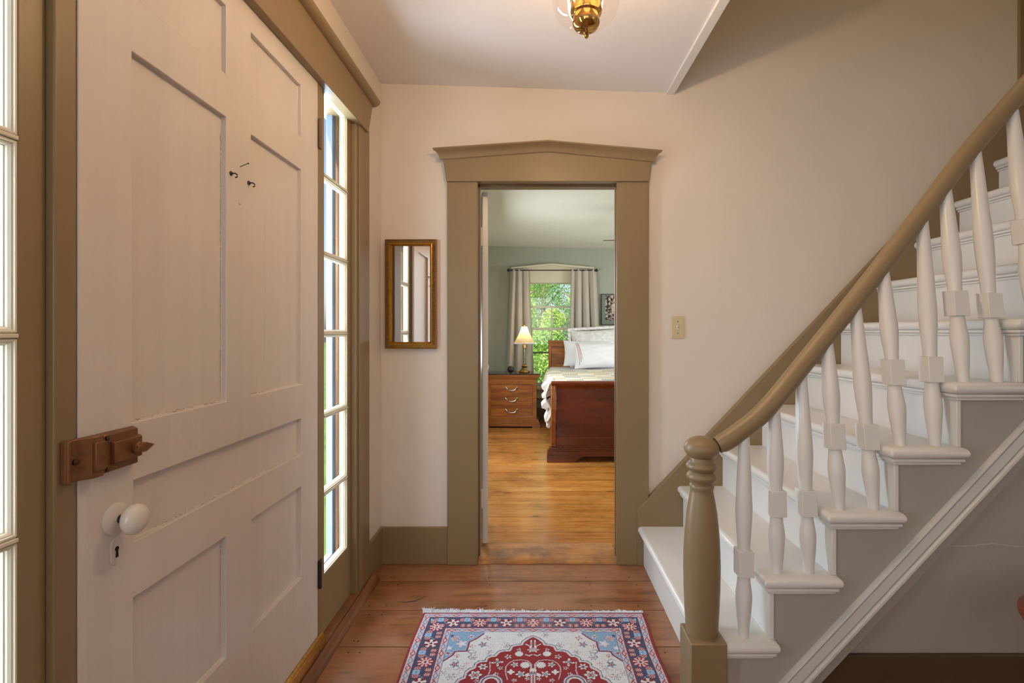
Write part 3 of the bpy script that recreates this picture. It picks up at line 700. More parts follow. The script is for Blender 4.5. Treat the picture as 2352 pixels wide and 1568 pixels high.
    line(V((1229,1471),(1229,1486)), .0035, IVO); line(V((1229,1474),(1229,1482)), .0014, RED)
    line(V((1229,1487),(1218,1484),(1208,1479)), .0022, IVO); flower(*R2(1228,1492), .017, 6, [(1,IVO),(.5,NAVY),(.38,PINK)], 0, .3)
    line(V((1228,1503),(1216,1506),(1208,1503)), .0022, IVO)
    flower(*R2(1193,1501), .016, 10, [(1,IVO)], 0, .1); flower(*R2(1193,1491), .009, 3, [(1,IVO),(.6,NAVY),(.35,RED)], .5, .3)
    flower(*R2(1168,1508), .014, 5, [(1,IVO),(.5,NAVY),(.3,RED)], .3, .4)
    flower(*R2(1207,1527), .0185, 12, [(1.05,NAVY),(1,IVO)], 0, .1)
    flower(*R2(1183,1526), .015, 5, [(1.05,NAVY),(.95,IVO),(.5,NAVY),(.35,BLUE)], .3, .3)
    flower(*R2(1143,1521), .022, 4, [(1,IVO),(.62,NAVY),(.5,IVO),(.3,NAVY)], .5, .5)
    flower(*R2(1110,1531), .018, 6, [(1,NAVY),(.95,IVO),(.45,NAVY),(.2,RED)], 0, .25)
    flower(*R2(1092,1550), .024, 6, [(1.04,NAVY),(.98,IVO),(.6,NAVY),(.4,PINK),(.22,RED)], .3, .2)
    flower(*R2(1174,1543), .014, 4, [(1,IVO)], 0, .25); flower(*R2(1196,1548), .018, 5, [(1,NAVY),(.95,IVO),(.5,NAVY),(.35,BLUE)], .2, .3)
    line(V((1229,1526),(1229,1546),(1229,1570)), .0030, LB); flower(*R2(1228,1546), .026, 3, [(1,IVO),(.4,RED),(.25,NAVY)], 1.57, .45)
    line(V((1228,1526),(1212,1517),(1195,1515),(1180,1517),(1170,1522),(1162,1532),(1162,1546),(1166,1560)), .0018, LB)
    line(V((1126,1520),(1126,1540),(1120,1556)), .0018, LB)
    a, b = R2(1128,1568); r = np.hypot(fx-a, fy-b)
    C[r < .042] = NAVY*1.3; C[r < .039] = IVO; C[r < .035] = RED; C[r < .031] = BLUE; C[r < .027] = IVO; C[(r < .022)] = RED*.9
    for (px, py) in ((1150,1534),(1212,1558),(1182,1562),(1095,1564),(1140,1548)): flower(*R2(px, py), .010, 5, [(1,IVO),(.5,NAVY)], 0, .4)
    for _ in range(40):
        a, b = rng.uniform(0,.27), rng.uniform(0,.27); flower(a, b, rng.uniform(.008,.02), rng.integers(4,8), [(1,IVO),(.5,NAVY),(.3,RED)], 0, .3)
    # --- corner spandrels
    sp = [R2(*q) for q in ((1112,1455),(1094,1467),(1079,1474),(1073,1495),(1046,1496),(1041,1504),(1019,1518))]
    ix, iy = (X1-X0)/2-.142, hy-.142
    cor = [(sp[0][0],iy+.02)]+sp+[(ix+.02,sp[-1][1]),(ix+.02,iy+.02)]
    seti(poly_mask(cor, fx, fy), BLUE)
    flower(*R2(1062,1478), .022, 5, [(1,LB*1.1),(.5,IVO)], .4, .25); flower(*R2(1048,1466), .022, 6, [(1,NAVY),(.92,LB),(.5,RED),(.38,PINK)], .4, .25)
    flower(*R2(1084,1462), .015, 5, [(1,NAVY),(.9,IVO),(.4,RED)], 0, .3); flower(*R2(1030,1500), .016, 5, [(1,NAVY),(.9,IVO),(.55,RED)], 0, .3); flower(*R2(1040,1460), .008, 6, [(1,NAVY)], 0, .1)
    flower(*R2(1033,1488), .013, 5, [(1,IVO)], 0, .3)
    line([(a+.002, b+.002) for a, b in sp], .0065, BLUE*1.15); line(sp, .0030, RED)
    # --- borders (distance bands)
    e = [.012,.039,.116,.142]
    def band(a, b, c): seti((d >= a) & (d < b), c)
    band(e[3]-.001, e[3]+.0015, NAVY*1.5); band(e[2], e[3]-.001, LB); band(e[1], e[2], NAVY); band(e[0], e[1], LB); band(-1, e[0], RED)
    band(e[1]-.0015, e[1]+.0008, RED*.8); band(e[2]-.0025, e[2]+.0015, RED)
    # border abrash: the navy fades to grey towards the middle of the short side
    fade = np.clip(1-np.abs(GX-mx-.04)/.22, 0, 1)*(GY > cyr)*((d > e[1]+.001) & (d < e[2]-.003)) *.6
    C[:] = C*(1-fade[..., None])+L(128,126,132)*fade[..., None]
    along_x = (np.minimum(GY-Y0, Y1-GY) <= np.minimum(GX-X0, X1-GX))
    s_al = np.where(along_x, fx, fy)
    def row(dc, pitch, off, fn):
        t = (s_al-off)/pitch; k = np.round(t); ds = (t-k)*pitch; dd = d-dc; fn(ds, dd, k)
    def small(ds, dd, k):
        q = np.abs(ds)/.019+np.abs(dd)/.0105
        for par, c in ((0,RED),(1,BLUE*.7)):
            s = (k % 2 == par) & (q < 1) & (q > .62); C[s] = c
        C[(k % 2 == 0) & (q < .5)] = PINK*1.1
        C[(np.abs(np.abs(ds)-.019) < .0022) & (np.abs(dd+.004) < .0018)] = RED
    row((e[0]+e[1])/2, .040, .0, small); row((e[2]+e[3])/2, .040, .0, small)
    def big(ds, dd, k):
        th = np.arctan2(dd, ds); r = np.hypot(ds, dd*.95)
        s = r < .031*(.86+.14*np.cos(9*th)); C[s & (k % 2 == 0)] = RED; C[s & (k % 2 == 1) & (r < .027)] = RED*.9
        pet = (r > .012) & (r < .027*(.86+.14*np.cos(9*th))) & (np.cos(9*th) > -.25); C[pet & (k % 2 == 0)] = PINK*1.15
        pet2 = (r > .008) & (r < .024) & (np.cos(5*th+.6) > .1); C[pet2 & (k % 2 == 1)] = IVO
        C[r < .011] = np.array(IVO); C[r < .006] = RED
    row((e[1]+e[2])/2+.002, .108, .0, big)
    def rosette(off, dcen, R):
        def fn(ds, dd, k):
            th = np.arctan2(dd, ds); r = np.hypot(ds, dd)
            C[(r < R)] = RED*.8; C[(r > R*.3) & (r < R*.95) & (np.cos(8*th) > .05)] = PINK*1.15; C[r < R*.22] = IVO
        row(dcen, .108, off, fn)
    rosette(.036, e[1]+.020, .0125); rosette(-.036, e[1]+.020, .0125); rosette(.054-.012, e[2]-.018, .0115); rosette(-.054+.012+.108, e[2]-.018, .0115)
    def leafs(ds, dd, k):
        s = (np.abs(ds) < .012) & (np.abs(dd) < .013) & (np.hypot(ds, dd*1.1) < .017); C[s] = BLUE*1.25
        C[np.hypot(ds, dd) < .004] = NAVY
    row(e[1]+.019, .108, .054, leafs)
    def vine(ds, dd, k):
        C[np.abs(dd-.013*np.sin(ds*58)) < .0012] = BLUE*1.1
    msk = (d > e[1]+.004) & (d < e[2]-.005)
    base = C.copy(); vd = np.abs((d-(e[1]+e[2])/2)-.022*np.sin(s_al*2*PI/.108+1.2)) < .0018
    nav = (np.abs(C-NAVY).sum(-1) < .02) & vd & msk; C[nav] = BLUE
    # yarn speckle
    C *= (1+rng.normal(0, .10, (ny, nx, 1))); C = np.clip(C, 0, 1)
    Zr = np.full((ny, nx), .0085)+rng.normal(0, .00035, (ny, nx)); edge = np.minimum(d/.006, 1); Zr *= .35+.65*np.sqrt(np.clip(edge, 0, 1))
    # the right-hand side ripples a little
    wob = .0035*np.sin((GY-1.2)*16)*np.clip((GX-.2)/.26, 0, 1)
    wobl = .0025*np.sin((GY-1.0)*12)*np.clip((-.2-GX)/.26, 0, 1)
    V3 = np.stack([GX+wob+wobl, GY, Zr], -1).reshape(-1, 3)
    idx = np.arange(nx*ny).reshape(ny, nx)
    Fq = np.stack([idx[:-1,:-1], idx[:-1,1:], idx[1:,1:], idx[1:,:-1]], -1).reshape(-1, 4)
    me = bpy.data.meshes.new('rug_pile'); me.vertices.add(len(V3)); me.vertices.foreach_set('co', V3.astype(np.float32).ravel())
    me.loops.add(Fq.size); me.loops.foreach_set('vertex_index', Fq.astype(np.int32).ravel())
    me.polygons.add(len(Fq)); me.polygons.foreach_set('loop_start', np.arange(0, Fq.size, 4, dtype=np.int32))
    me.update(calc_edges=True); me.validate()
    at = me.attributes.new('yarn', 'FLOAT_COLOR', 'POINT'); at.data.foreach_set('color', np.concatenate([C.reshape(-1,3), np.ones((nx*ny,1))], 1).astype(np.float32).ravel())
    mt, t, p = mat('wool_pile'); a = N(t, 'ShaderNodeAttribute'); a.attribute_name = 'yarn'; t.links.new(a.outputs['Color'], p.inputs['Base Color'])
    p.inputs['Roughness'].default_value = .95; p.inputs['Specular IOR Level'].default_value = .1; p.inputs['Sheen Weight'].default_value = .15
    bump(t, p, noise(t, coords(t), 700, 2), .5, .002); me.materials.append(mt)
    root = empty('rug', (0, cyr, 0)); tag(root, 'red, ivory and navy patterned rug with white fringe on the hall floor', 'rug')
    o = bpy.data.objects.new('pile', me); COL.objects.link(o); keep(root, o)
    m = MB(); m.box(X0+.003, X1-.003, Y0+.003, Y1-.003, .0006, .004); keep(root, m.build('backing', plain('rug_backing', (120,50,44), .95)))
    m = MB(); r_ = random.Random(2)
    for i in range(1300):
        x = X0+.002+(X1-X0-.004)*i/1300+r_.uniform(-.002,.002); left = max(0, 1-(x-X0)/.45)
        clump = .5+.5*math.sin(x*90)*math.sin(x*37+1)
        l = r_.uniform(.008,.017)+(r_.uniform(0,.022)*clump if r_.random() < .15+.7*left else 0); a = r_.gauss(0, .30)+.35*math.sin(x*60); up = r_.uniform(0,.005)+(.010*left*r_.random())
        pts = [(x,Y1-.003,.005),(x+l*.5*math.sin(a),Y1+l*.5,.004+up),(x+l*math.sin(a+r_.uniform(-.4,.4)),Y1+l,.0015+up*r_.uniform(.3,1.4))]
        m.tube(pts, [.0016,.0015,.0007], 4)
    m.box(X0, X1, Y1-.002, Y1+.003, .001, .007)
    fr = m.build('fringe', cloth('fringe_cotton', (222,226,232), 0), merge=False); keep(root, fr); tag(fr, 'white cotton fringe', kind='stuff')
rug()

# ---- wall mirror
def mirror():
    Yp = 2.572; x0, x1, z0, z1 = X_(883.5,Yp), X_(1002,Yp), Z_(800.5,Yp), Z_(549,Yp)
    root = empty('wall_mirror', ((x0+x1)/2, 2.6, (z0+z1)/2)); tag(root, 'narrow upright mirror in a ribbed gilt frame between front door and bedroom doorway', 'mirror')
    def frame(a, b, ya, yb, m):      # rectangular ring from inset a to inset b, front heights ya (outer) -> yb (inner)
        o = [(x0+a,z0+a),(x1-a,z0+a),(x1-a,z1-a),(x0+a,z1-a)]; i = [(x0+b,z0+b),(x1-b,z0+b),(x1-b,z1-b),(x0+b,z1-b)]
        for k in range(4):
            k2 = (k+1) % 4; P = lambda p, y: (p[0], y, p[1])
            m.quad(P(o[k],ya), P(o[k2],ya), P(i[k2],yb), P(i[k],yb))
            m.quad(P(o[k],2.598), P(o[k2],2.598), P(o[k2],ya), P(o[k],ya)); m.quad(P(i[k],yb), P(i[k2],yb), P(i[k2],2.598), P(i[k],2.598))
            m.quad(P(o[k],2.598), P(i[k],2.598), P(i[k2],2.598), P(o[k2],2.598))
    m = MB(); frame(.0, .003, Yp+.002, Yp, m); m.cur = 1; frame(.003, .021, Yp+.003, Yp+.005, m)
    m.cur = 0
    # ribs across the outer band
    s = .0062
    n = int((z1-z0-.008)/s)
    for k in range(n):
        z = z0+.006+k*s
        for (a, b) in ((x0+.004,x0+.020),(x1-.020,x1-.004)):
            ins = min(z-z0, z1-z)
            if ins < .018: continue
            m.tube([(a,Yp+.0035,z),(b,Yp+.0045,z+.0012)], .0019, 6)
    n = int((x1-x0-.008)/s)
    for k in range(n):
        x = x0+.006+k*s
        for (a, b) in ((z0+.004,z0+.020),(z1-.020,z1-.004)):
            m.tube([(x,Yp+.0035,a),(x+.003,Yp+.0045,b)], .0019, 6)
    keep(root, m.build('ribbed_frame', [M['gilt'], M['gilt_dark']], merge=False))
    m = MB(); frame(.020, .026, Yp-.001, Yp-.003, m); frame(.026, .034, Yp-.003, Yp+.010, m); keep(root, m.build('gilt_liner', M['gilt'], merge=False))
    m = MB(); m.box(x0+.032, x1-.032, Yp+.011, Yp+.014, z0+.032, z1-.032); keep(root, m.build('mirror_glass', M['mirror']))
mirror()

# ---- light switch
Yp = 2.594; xa, xb, za, zb_ = X_(1542.5,Yp), X_(1571,Yp), Z_(777,Yp), Z_(726,Yp)
root = empty('light_switch', ((xa+xb)/2, 2.6, (za+zb_)/2)); tag(root, 'almond toggle light switch on the cream wall between doorway and stairs', 'light switch')
m = MB(); m.box(xa, xb, 2.594, 2.5995, za, zb_); keep(root, m.build('switch_plate', M['switch'], bevel=.0025, seg=3))
xm, zm = (xa+xb)/2, (za+zb_)/2
m = MB(); m.box(xm-.0055, xm+.0055, 2.592, 2.5945, zm-.012, zm+.012); m.prism([(2.594,zm-.006),(2.594,zm+.006),(2.581,zm+.010),(2.580,zm+.004)], xm-.0038, xm+.0038, 'yz'); keep(root, m.build('toggle', M['porcelain'], bevel=.0008))
for dz in (-.030,.030):
    m = MB(); m.lathe([(.003,0),(.003,-.001)], (xm,2.594,zm+dz), 10, 'y'); keep(root, m.build('screw', M['pewter']))

# ---- ceiling light
def hall_light():
    c = (.141, 1.35); z0 = 1.977
    root = empty('ceiling_light', (c[0], c[1], zc(c[0]))); tag(root, 'brass and clear glass bell jar light hanging from the hall ceiling', 'ceiling light')
    k = 1.35/1160
    def zz(y): return Z_(y, 1.35)
    m = MB()
    pr = [(.0015,zz(88)),(.0050,zz(86.5)),(.0072,zz(83)),(.0060,zz(80)),(.0045,zz(78)),(.0068,zz(76)),(.0072,zz(74)),(.012,zz(72.5)),(.022,zz(70)),(.031,zz(64)),(.0355,zz(57)),(.0365,zz(54)),(.0365,zz(51)),(.0345,zz(50)),(.0345,zz(36)),(.036,zz(35)),(.0405,zz(33)),(.0425,zz(28)),(.0425,zz(22)),(.041,zz(20)),(.041,zz(6)),(.043,zz(3)),(.043,zz(-2)),(.036,zz(-6)),(.01,zz(-8))]
    m.lathe(pr, (c[0],c[1],0), 48); keep(root, m.build('brass_cup', M['brass'], angle=25))
    zt_ = zc(c[0])
    m = MB(); m.lathe([(.005,zz(-8)),(.005,zt_-.02)], (c[0],c[1],0), 12); m.lathe([(.07,zt_-.001),(.07,zt_-.012),(.045,zt_-.028),(.012,zt_-.035),(.006,zt_-.05)], (c[0],c[1],0), 40); keep(root, m.build('canopy', M['brass']))
    m = MB(); prg = [(.038,zz(57)),(.060,zz(50)),(.078,zz(33)),(.0875,zz(12)),(.091,zz(-10)),(.090,zz(-45)),(.080,zz(-95)),(.074,zz(-150)),(.080,zz(-190)),(.092,zz(-215))]
    m.lathe(prg, (c[0],c[1],0), 64, cap=False); keep(root, m.build('glass_jar', M['lampglass'], recalc=False))
    m = MB(); m.lathe([(.094,zz(-215)),(.094,zz(-222)),(.02,zz(-235)),(.008,zz(-240))], (c[0],c[1],0), 48); keep(root, m.build('brass_rim', M['brass']))
    for a in (.6, 2.7, 4.8):
        x, y = c[0]+.030*math.cos(a), c[1]+.030*math.sin(a)
        m = MB(); m.lathe([(.009,zz(-6)),(.009,zz(-24)),(.011,zz(-25)),(.011,zz(-27))], (x,y,0), 14); keep(root, m.build('candle_socket', M['brass']))
        m = MB(); m.lathe([(.005,zz(-27)),(.011,zz(-38)),(.0125,zz(-46)),(.009,zz(-58)),(.002,zz(-70))], (x,y,0), 16); keep(root, m.build('bulb', M['bulb']))
        lo = light('hall_bulb_light', 'POINT', (x, y, zz(-72)-.0), 9.5, (1, .66, .37), radius=.02)
hall_light()

# ---- small table at the right edge
c = (1.511, 1.20); zt2 = .448
root = empty('side_table', (c[0], c[1], 0)); tag(root, 'polished brown round table whose rim juts in below the stairs', 'side table')
m = MB(); m.lathe([(.02,-.026),(.225,-.026),(.245,-.022),(.256,-.014),(.262,-.006),(.262,-.003),(.256,0),(.02,.0)], (0,0,zt2), 72); m.build('tabletop', M['cherry'], root)
m = MB(); m.lathe([(.05,zt2-.026),(.05,zt2-.04),(.025,zt2-.06),(.022,.34),(.035,.28),(.045,.22),(.03,.16),(.04,.12),(.02,.09)], (0,0,0), 28); m.build('pedestal', M['cherry'], root)
for a in (0, 2.094, 4.189):
    m = MB(); m.tube([(.02*math.cos(a),.02*math.sin(a),.14),(.10*math.cos(a),.10*math.sin(a),.12),(.18*math.cos(a),.18*math.sin(a),.05),(.24*math.cos(a),.24*math.sin(a),.016)], [.020,.018,.015,.015], 12); m.build('leg', M['cherry'], root)

# ================================================================== BEDROOM
# ---- nightstand
def nightstand():
    Yf = 6.24; z = lambda y: Z_(y, Yf); x0, x1 = -.645, .086; D = .44
    root = empty('nightstand', ((x0+x1)/2, Yf+D/2, 0)); tag(root, 'honey wood three drawer nightstand with dark marble top beside the bed', 'nightstand')
    def ledge(m, e, za, zb2, front=0): m.box(x0+e, x1-e, Yf+e+front, Yf+D, za, zb2)
    m = MB(); ledge(m, .045, .0915, .64)
    cellmap(m, [x0+.045,X_(1126,Yf),X_(1224,Yf),x1-.045], [.0915,.140,.538,.600], lambda u, v: Yf+.052 if inr(u,X_(1126,Yf),X_(1224,Yf)) and inr(v,.14,.538) else Yf+.035, Pf, Yf+.06)
    keep(root, m.build('body', M['cherry_l'], bevel=.003))
    m = MB(); 
    for (e, a, b) in ((.030,.60,.612),(.020,.612,.626),(.010,.626,.640),(.0,.640,.655)): ledge(m, e, a, b)
    keep(root, m.build('top_moulding', M['cherry_l'], bevel=.003))
    m = MB(); ledge(m, .004, .655, .673); keep(root, m.build('marble_top', M['marble'], bevel=.004))
    m = MB()
    for (e, a, b) in ((.030,.0915,.105),(.020,.075,.0915),(.008,.048,.075),(.0,.0215,.048)): ledge(m, e, a, b)
    m.box(x0, x0+.10, Yf, Yf+.10, 0, .0215); m.box(x1-.10, x1, Yf, Yf+.10, 0, .0215); m.box(x0, x0+.10, Yf+D-.1, Yf+D, 0, .0215); m.box(x1-.10, x1, Yf+D-.1, Yf+D, 0, .0215)
    keep(root, m.build('plinth', M['cherry_l'], bevel=.003))
    for (a, b, hy) in ((.412,.536,.484),(.275,.407,.348),(.142,.270,.208)):
        m = MB(); m.box(X_(1126,Yf)+.004, X_(1224,Yf)-.004, Yf+.040, Yf+.054, a, b); d = m.build('drawer', M['burl'], bevel=.002); keep(root, d)
        xm = X_(1174.5,Yf); m = MB()
        pts = [(xm-.072,Yf+.040,hy+.012),(xm-.072,Yf+.022,hy+.014),(xm-.060,Yf+.018,hy+.012),(xm-.046,Yf+.016,hy-.012),(xm-.02,Yf+.014,hy-.020),(xm+.02,Yf+.014,hy-.020),(xm+.046,Yf+.016,hy-.012),(xm+.060,Yf+.018,hy+.012),(xm+.072,Yf+.022,hy+.014),(xm+.072,Yf+.040,hy+.012)]
        m.tube(pts, .0055, 8)
        for sx in (-1,1): m.lathe([(.014,0),(.014,-.004),(.008,-.008)], (xm+sx*.072,Yf+.040,hy+.012), 14, 'y')
        h = m.build('handle', M['pewter']); h.parent = d; h.location = Vector(h.location)-root.location-Vector(d.location) if False else h.location
        h.location = Vector((0,0,0))
nightstand()
# ---- table lamp
def lamp():
    Yl = 6.42; xc = X_(1204.5,Yl); zb2 = .673; z = lambda y: Z_(y, Yl); k = Yl/F
    root = empty('table_lamp', (xc, Yl, zb2)); tag(root, 'lit table lamp with a pale bell shade and brass base on the nightstand', 'lamp')
    m = MB(); m.lathe([(.070,zb2),(.072,zb2+.008),(.066,zb2+.016),(.062,zb2+.024),(.038,zb2+.045),(.028,zb2+.060),(.034,zb2+.072),(.036,zb2+.082),(.020,zb2+.096),(.018,zb2+.110)], (xc,Yl,0), 8); keep(root, m.build('base', M['brass'], angle=20))
    m = MB(); m.lathe([(.0145,zb2+.105),(.0145,z(800))], (xc,Yl,0), 12); keep(root, m.build('column', M['crystal'] if False else metal('silvered_column', (176,180,150), .2)))
    m = MB(); m.lathe([(.018,z(802)),(.022,z(796)),(.014,z(790)),(.010,z(782)),(.004,z(750)),(.003,z(748))], (xc,Yl,0), 16); keep(root, m.build('neck', M['brass']))
    m = MB(); prof = []; R = []
    zs_, ze = z(787), z(750)
    for j in range(13):
        t = j/12; r = .036+(.132-.036)*(1-t)**1.55+.018*(1-t)*t; zz = zs_+(ze-zs_)*t
        R.append([(xc+r*(1+.025*abs(math.sin(4*a)))*math.cos(a), Yl+r*(1+.025*abs(math.sin(4*a)))*math.sin(a), zz) for a in [2*PI*q/48 for q in range(48)]])
    m.rings(R, cap=False); sh = m.build('lamp_shade', M['lampshade'], recalc=False); keep(root, sh)
    m = MB()
    for q in range(72):
        a = 2*PI*q/72; r = .134; m.tube([(xc+r*math.cos(a),Yl+r*math.sin(a),zs_+.001),(xc+r*math.cos(a),Yl+r*math.sin(a),zs_-.012)], [.003,.0045], 5)
    m.tube([(xc+.134*math.cos(2*PI*q/40),Yl+.134*math.sin(2*PI*q/40),zs_) for q in range(40)], .003, 6, closed=True)
    fr = m.build('beaded_trim', M['linen'], merge=False); fr.parent = sh
    m = MB(); m.lathe([(.004,z(750)),(.011,z(747)),(.004,z(744)),(.009,z(742)),(.002,z(739))], (xc,Yl,0), 14); keep(root, m.build('finial', M['brass']))
    m = MB(); m.lathe([(.012,z(782)),(.026,z(774)),(.028,z(768)),(.016,z(760)),(.003,z(757))], (xc,Yl,0), 18); keep(root, m.build('bulb', M['bulb']))
    light('bedside_bulb', 'POINT', (xc, Yl, z(757)+.02), 2.6, (1, .66, .34), radius=.02)
lamp()
m = MB(); Yb = 6.36; xs_ = X_(1173,Yb); m.lathe([(.044*math.cos(a), .044*math.sin(a)) for a in [(-.5+q/16)*PI for q in range(17)]], (xs_,Yb,.673+.044), 28)
tag(m.build('ornament_ball', M['iron']), 'small dark ball standing beside the lamp on the nightstand', 'ornament')
# ---- window in the far bedroom wall
root = empty('window_3', (.245, 6.95, .44)); struct(root, 'bedroom window between the curtains, trees outside', 'window')
wx0, wx1, wz0, wz1 = -.11, .60, .44, 1.86
Yw = 6.93
m = MB(); m.box(wx0-.10, wx0, Yw, 6.95, wz0-.02, wz1+.02); m.box(wx1, wx1+.10, Yw, 6.95, wz0-.02, wz1+.02)
zpe = lambda px, py: (X_(px,6.91), Z_(py,6.91))
m.prism([(wx0-.13,wz1-.0),(wx1+.13,wz1-.0),zpe(1362,616),zpe(1267,608),zpe(1176,616)], 6.915, 6.95, 'xz'); keep(root, m.build('casing', M['bead'], bevel=.003))
m = MB(); m.prism([zpe(1174,618),zpe(1267,610),zpe(1364,618),zpe(1364,614),zpe(1267,605),zpe(1174,614)], 6.88, 6.95, 'xz'); keep(root, m.build('crown_moulding', M['bead'], bevel=.003))
m = MB(); m.box(wx0-.13, wx1+.13, 6.88, 6.96, wz0-.04, wz0); m.box(wx0-.10, wx1+.10, 6.925, 6.95, wz0-.16, wz0-.04); keep(root, m.build('sill', M['bead'], bevel=.004))
zm_ = Z_(755,6.99); ztp = Z_(652,6.98)
m = MB(); cellmap(m, [wx0,wx0+.05,wx1-.05,wx1], [wz0,wz0+.05,zm_-.018,zm_+.018,ztp,wz1], lambda u, v: None if inr(u,wx0+.05,wx1-.05) and (inr(v,wz0+.05,zm_-.018) or inr(v,zm_+.018,ztp)) else 6.965, Pf, 7.0)
keep(root, m.build('sash_frame', M['bead'], bevel=.003))
xmm = X_(1267,6.97)
m = MB(); m.box(wx0+.05, wx1-.05, 6.968, 6.99, Z_(705,6.98)-.013, Z_(705,6.98)+.013); m.box(xmm-.010, xmm+.010, 6.97, 6.99, zm_, Z_(706,6.98)); m.box(xmm-.010, xmm+.010, 6.97, 6.99, Z_(784,6.98), zm_)
keep(root, m.build('muntin', M['bead'], bevel=.002))
m = MB(); m.box(wx0+.05, wx1-.05, 6.985, 7.01, Z_(810,6.98)-.010, Z_(810,6.98)+.010); keep(root, m.build('screen_rail', plain('grey_screen_rail', (70,86,88), .4)))
m = MB(); m.box(wx0+.04, wx1-.04, 6.981, 6.984, wz0+.04, zm_); m.box(wx0+.04, wx1-.04, 6.981, 6.984, zm_, ztp+.01); keep(root, m.build('pane', M['glass']))
# ---- curtain rod + curtains
Yr = 6.84; zr_ = Z_(620.5,Yr)
root = empty('curtain_rod', (.245, Yr, zr_)); tag(root, 'thin black curtain rod with ball ends over the bedroom window', 'curtain rod')
m = MB(); m.tube([(X_(1170,Yr),Yr,zr_),(X_(1368,Yr),Yr,zr_)], .007, 10); keep(root, m.build('rod', M['iron']))
for px in (1168,1370):
    m = MB(); m.lathe([(.021*math.cos(a), .021*math.sin(a)) for a in [(-.5+q/10)*PI for q in range(11)]], (X_(px,Yr),Yr,zr_), 16); keep(root, m.build('finial', M['iron']))
    m = MB(); s = 1 if px < 1200 else -1; m.box(X_(px,Yr)+s*.03, X_(px,Yr)+s*.04, Yr, 6.93, zr_-.006, zr_+.006); keep(root, m.build('bracket', M['iron']))
def curtain(xt0, xt1, xb0, xb1, nf, label, seed, zbot=.04):
    m = MB(); r_ = random.Random(seed); nu, nv = 120, 24; ph = r_.uniform(0, 6); am = [r_.uniform(.6,1.2) for _ in range(8)]
    grid = []
    for j in range(nv+1):
        t = j/nv; z = (zr_+.012)+(zbot-zr_-.012)*t; row = []
        for i in range(nu+1):
            u = i/nu; xt = xt0+(xt1-xt0)*u; xb = xb0+(xb1-xb0)*u
            tt = min(1, t*1.4); x = xt+(xb-xt)*tt
            a = 2*PI*nf*u+ph+.4*math.sin(3*u+t*1.5)
            amp = (.020+.034*min(1, t*2.2))*am[int(u*nf) % 8]
            y = 6.865-.012*0+amp*math.sin(a)*.9+.004*math.sin(2.3*a)
            x += .020*math.cos(a)*(.4+t*.6)
            row.append((x, y-.012, z))
        grid.append(row)
    for th in (0, 1):
        b = [m.add([(p[0], p[1]+.003*th, p[2]) for p in row]) for row in grid]
        for j in range(nv):
            for i in range(nu):
                q = (b[j]+i, b[j]+i+1, b[j+1]+i+1, b[j+1]+i)
                m.face(q if th else q[::-1], True)
    tag(m.build('curtain', M['curtain'], recalc=False, angle=180), label, 'curtain', 'curtains at the bedroom window')
curtain(X_(1172,6.85), X_(1216,6.85), X_(1160,6.85), X_(1227,6.85), 3.2, 'oatmeal linen curtain left of the bedroom window, behind the lamp', 1)
curtain(X_(1312,6.85), X_(1369,6.85), X_(1308,6.85), X_(1380,6.85), 3.6, 'oatmeal linen curtain right of the bedroom window, behind the pillows', 5)
# ---- picture on the far wall
xa, xb = X_(1381,6.92), X_(1381,6.92)+.46; za, zb_ = Z_(746,6.92), Z_(675,6.92)
root = empty('framed_picture', ((xa+xb)/2, 6.95, (za+zb_)/2)); tag(root, 'framed dark mottled print with a grey green mat above the bed pillows', 'picture')
m = MB(); cellmap(m, [xa,xa+.008,xb-.008,xb], [za,za+.008,zb_-.008,zb_], lambda u, v: None if inr(u,xa+.008,xb-.008) and inr(v,za+.008,zb_-.008) else 6.925, Pf, 6.949); keep(root, m.build('frame', M['iron'], bevel=.001))
m = MB(); m.box(xa+.007, xb-.007, 6.932, 6.94, za+.007, zb_-.007); keep(root, m.build('mat_board', paint('grey_green_mat', (120,128,116), .6)))
mt, t, p = mat('mottled_print'); t.links.new(ramp(t, noise(t, coords(t), 26, 5, .7), [(.42,(.02,.015,.02)),(.5,(.18,.12,.11)),(.56,(.62,.55,.45))]), p.inputs['Base Color']); p.inputs['Roughness'].default_value = .2
m = MB(); m.box(xa+.058, xb-.058, 6.930, 6.933, za+.058, zb_-.02); keep(root, m.build('print', mt))
# ---- ceiling fan
fc = (1.42, 4.75); zf = 2.052
root = empty('ceiling_fan', (fc[0], fc[1], zb(fc[0]))); tag(root, 'ceiling fan whose brown blade tip shows at the right of the doorway', 'ceiling fan')
m = MB(); m.lathe([(.0,zb(fc[0])),(.07,zb(fc[0])-.001),(.06,zb(fc[0])-.05),(.015,zb(fc[0])-.07),(.015,zf+.10),(.09,zf+.08),(.11,zf+.03),(.11,zf-.02),(.06,zf-.06),(.0,zf-.07)], (fc[0],fc[1],0), 32); keep(root, m.build('motor', M['brass_dull']))
for q in range(5):
    a = PI+q*2*PI/5-.05; ca, sa = math.cos(a), math.sin(a); m = MB(); P = []
    for (u, v) in ((.10,-.03),(.22,-.055),(.60,-.065),(.72,-.055),(.76,-.02),(.76,.02),(.72,.055),(.60,.065),(.22,.055),(.10,.03)): P.append((fc[0]+u*ca-v*sa, fc[1]+u*sa+v*ca))
    m.prism(P, zf+.0, zf+.006, 'xy')
    cv = Vector((-sa, ca, 0))
    m.v = [(x_, y_, z_+((Vector((x_-fc[0], y_-fc[1], 0)).dot(cv))*-.16)) for x_, y_, z_ in m.v]
    keep(root, m.build('blade', M['cherry']))
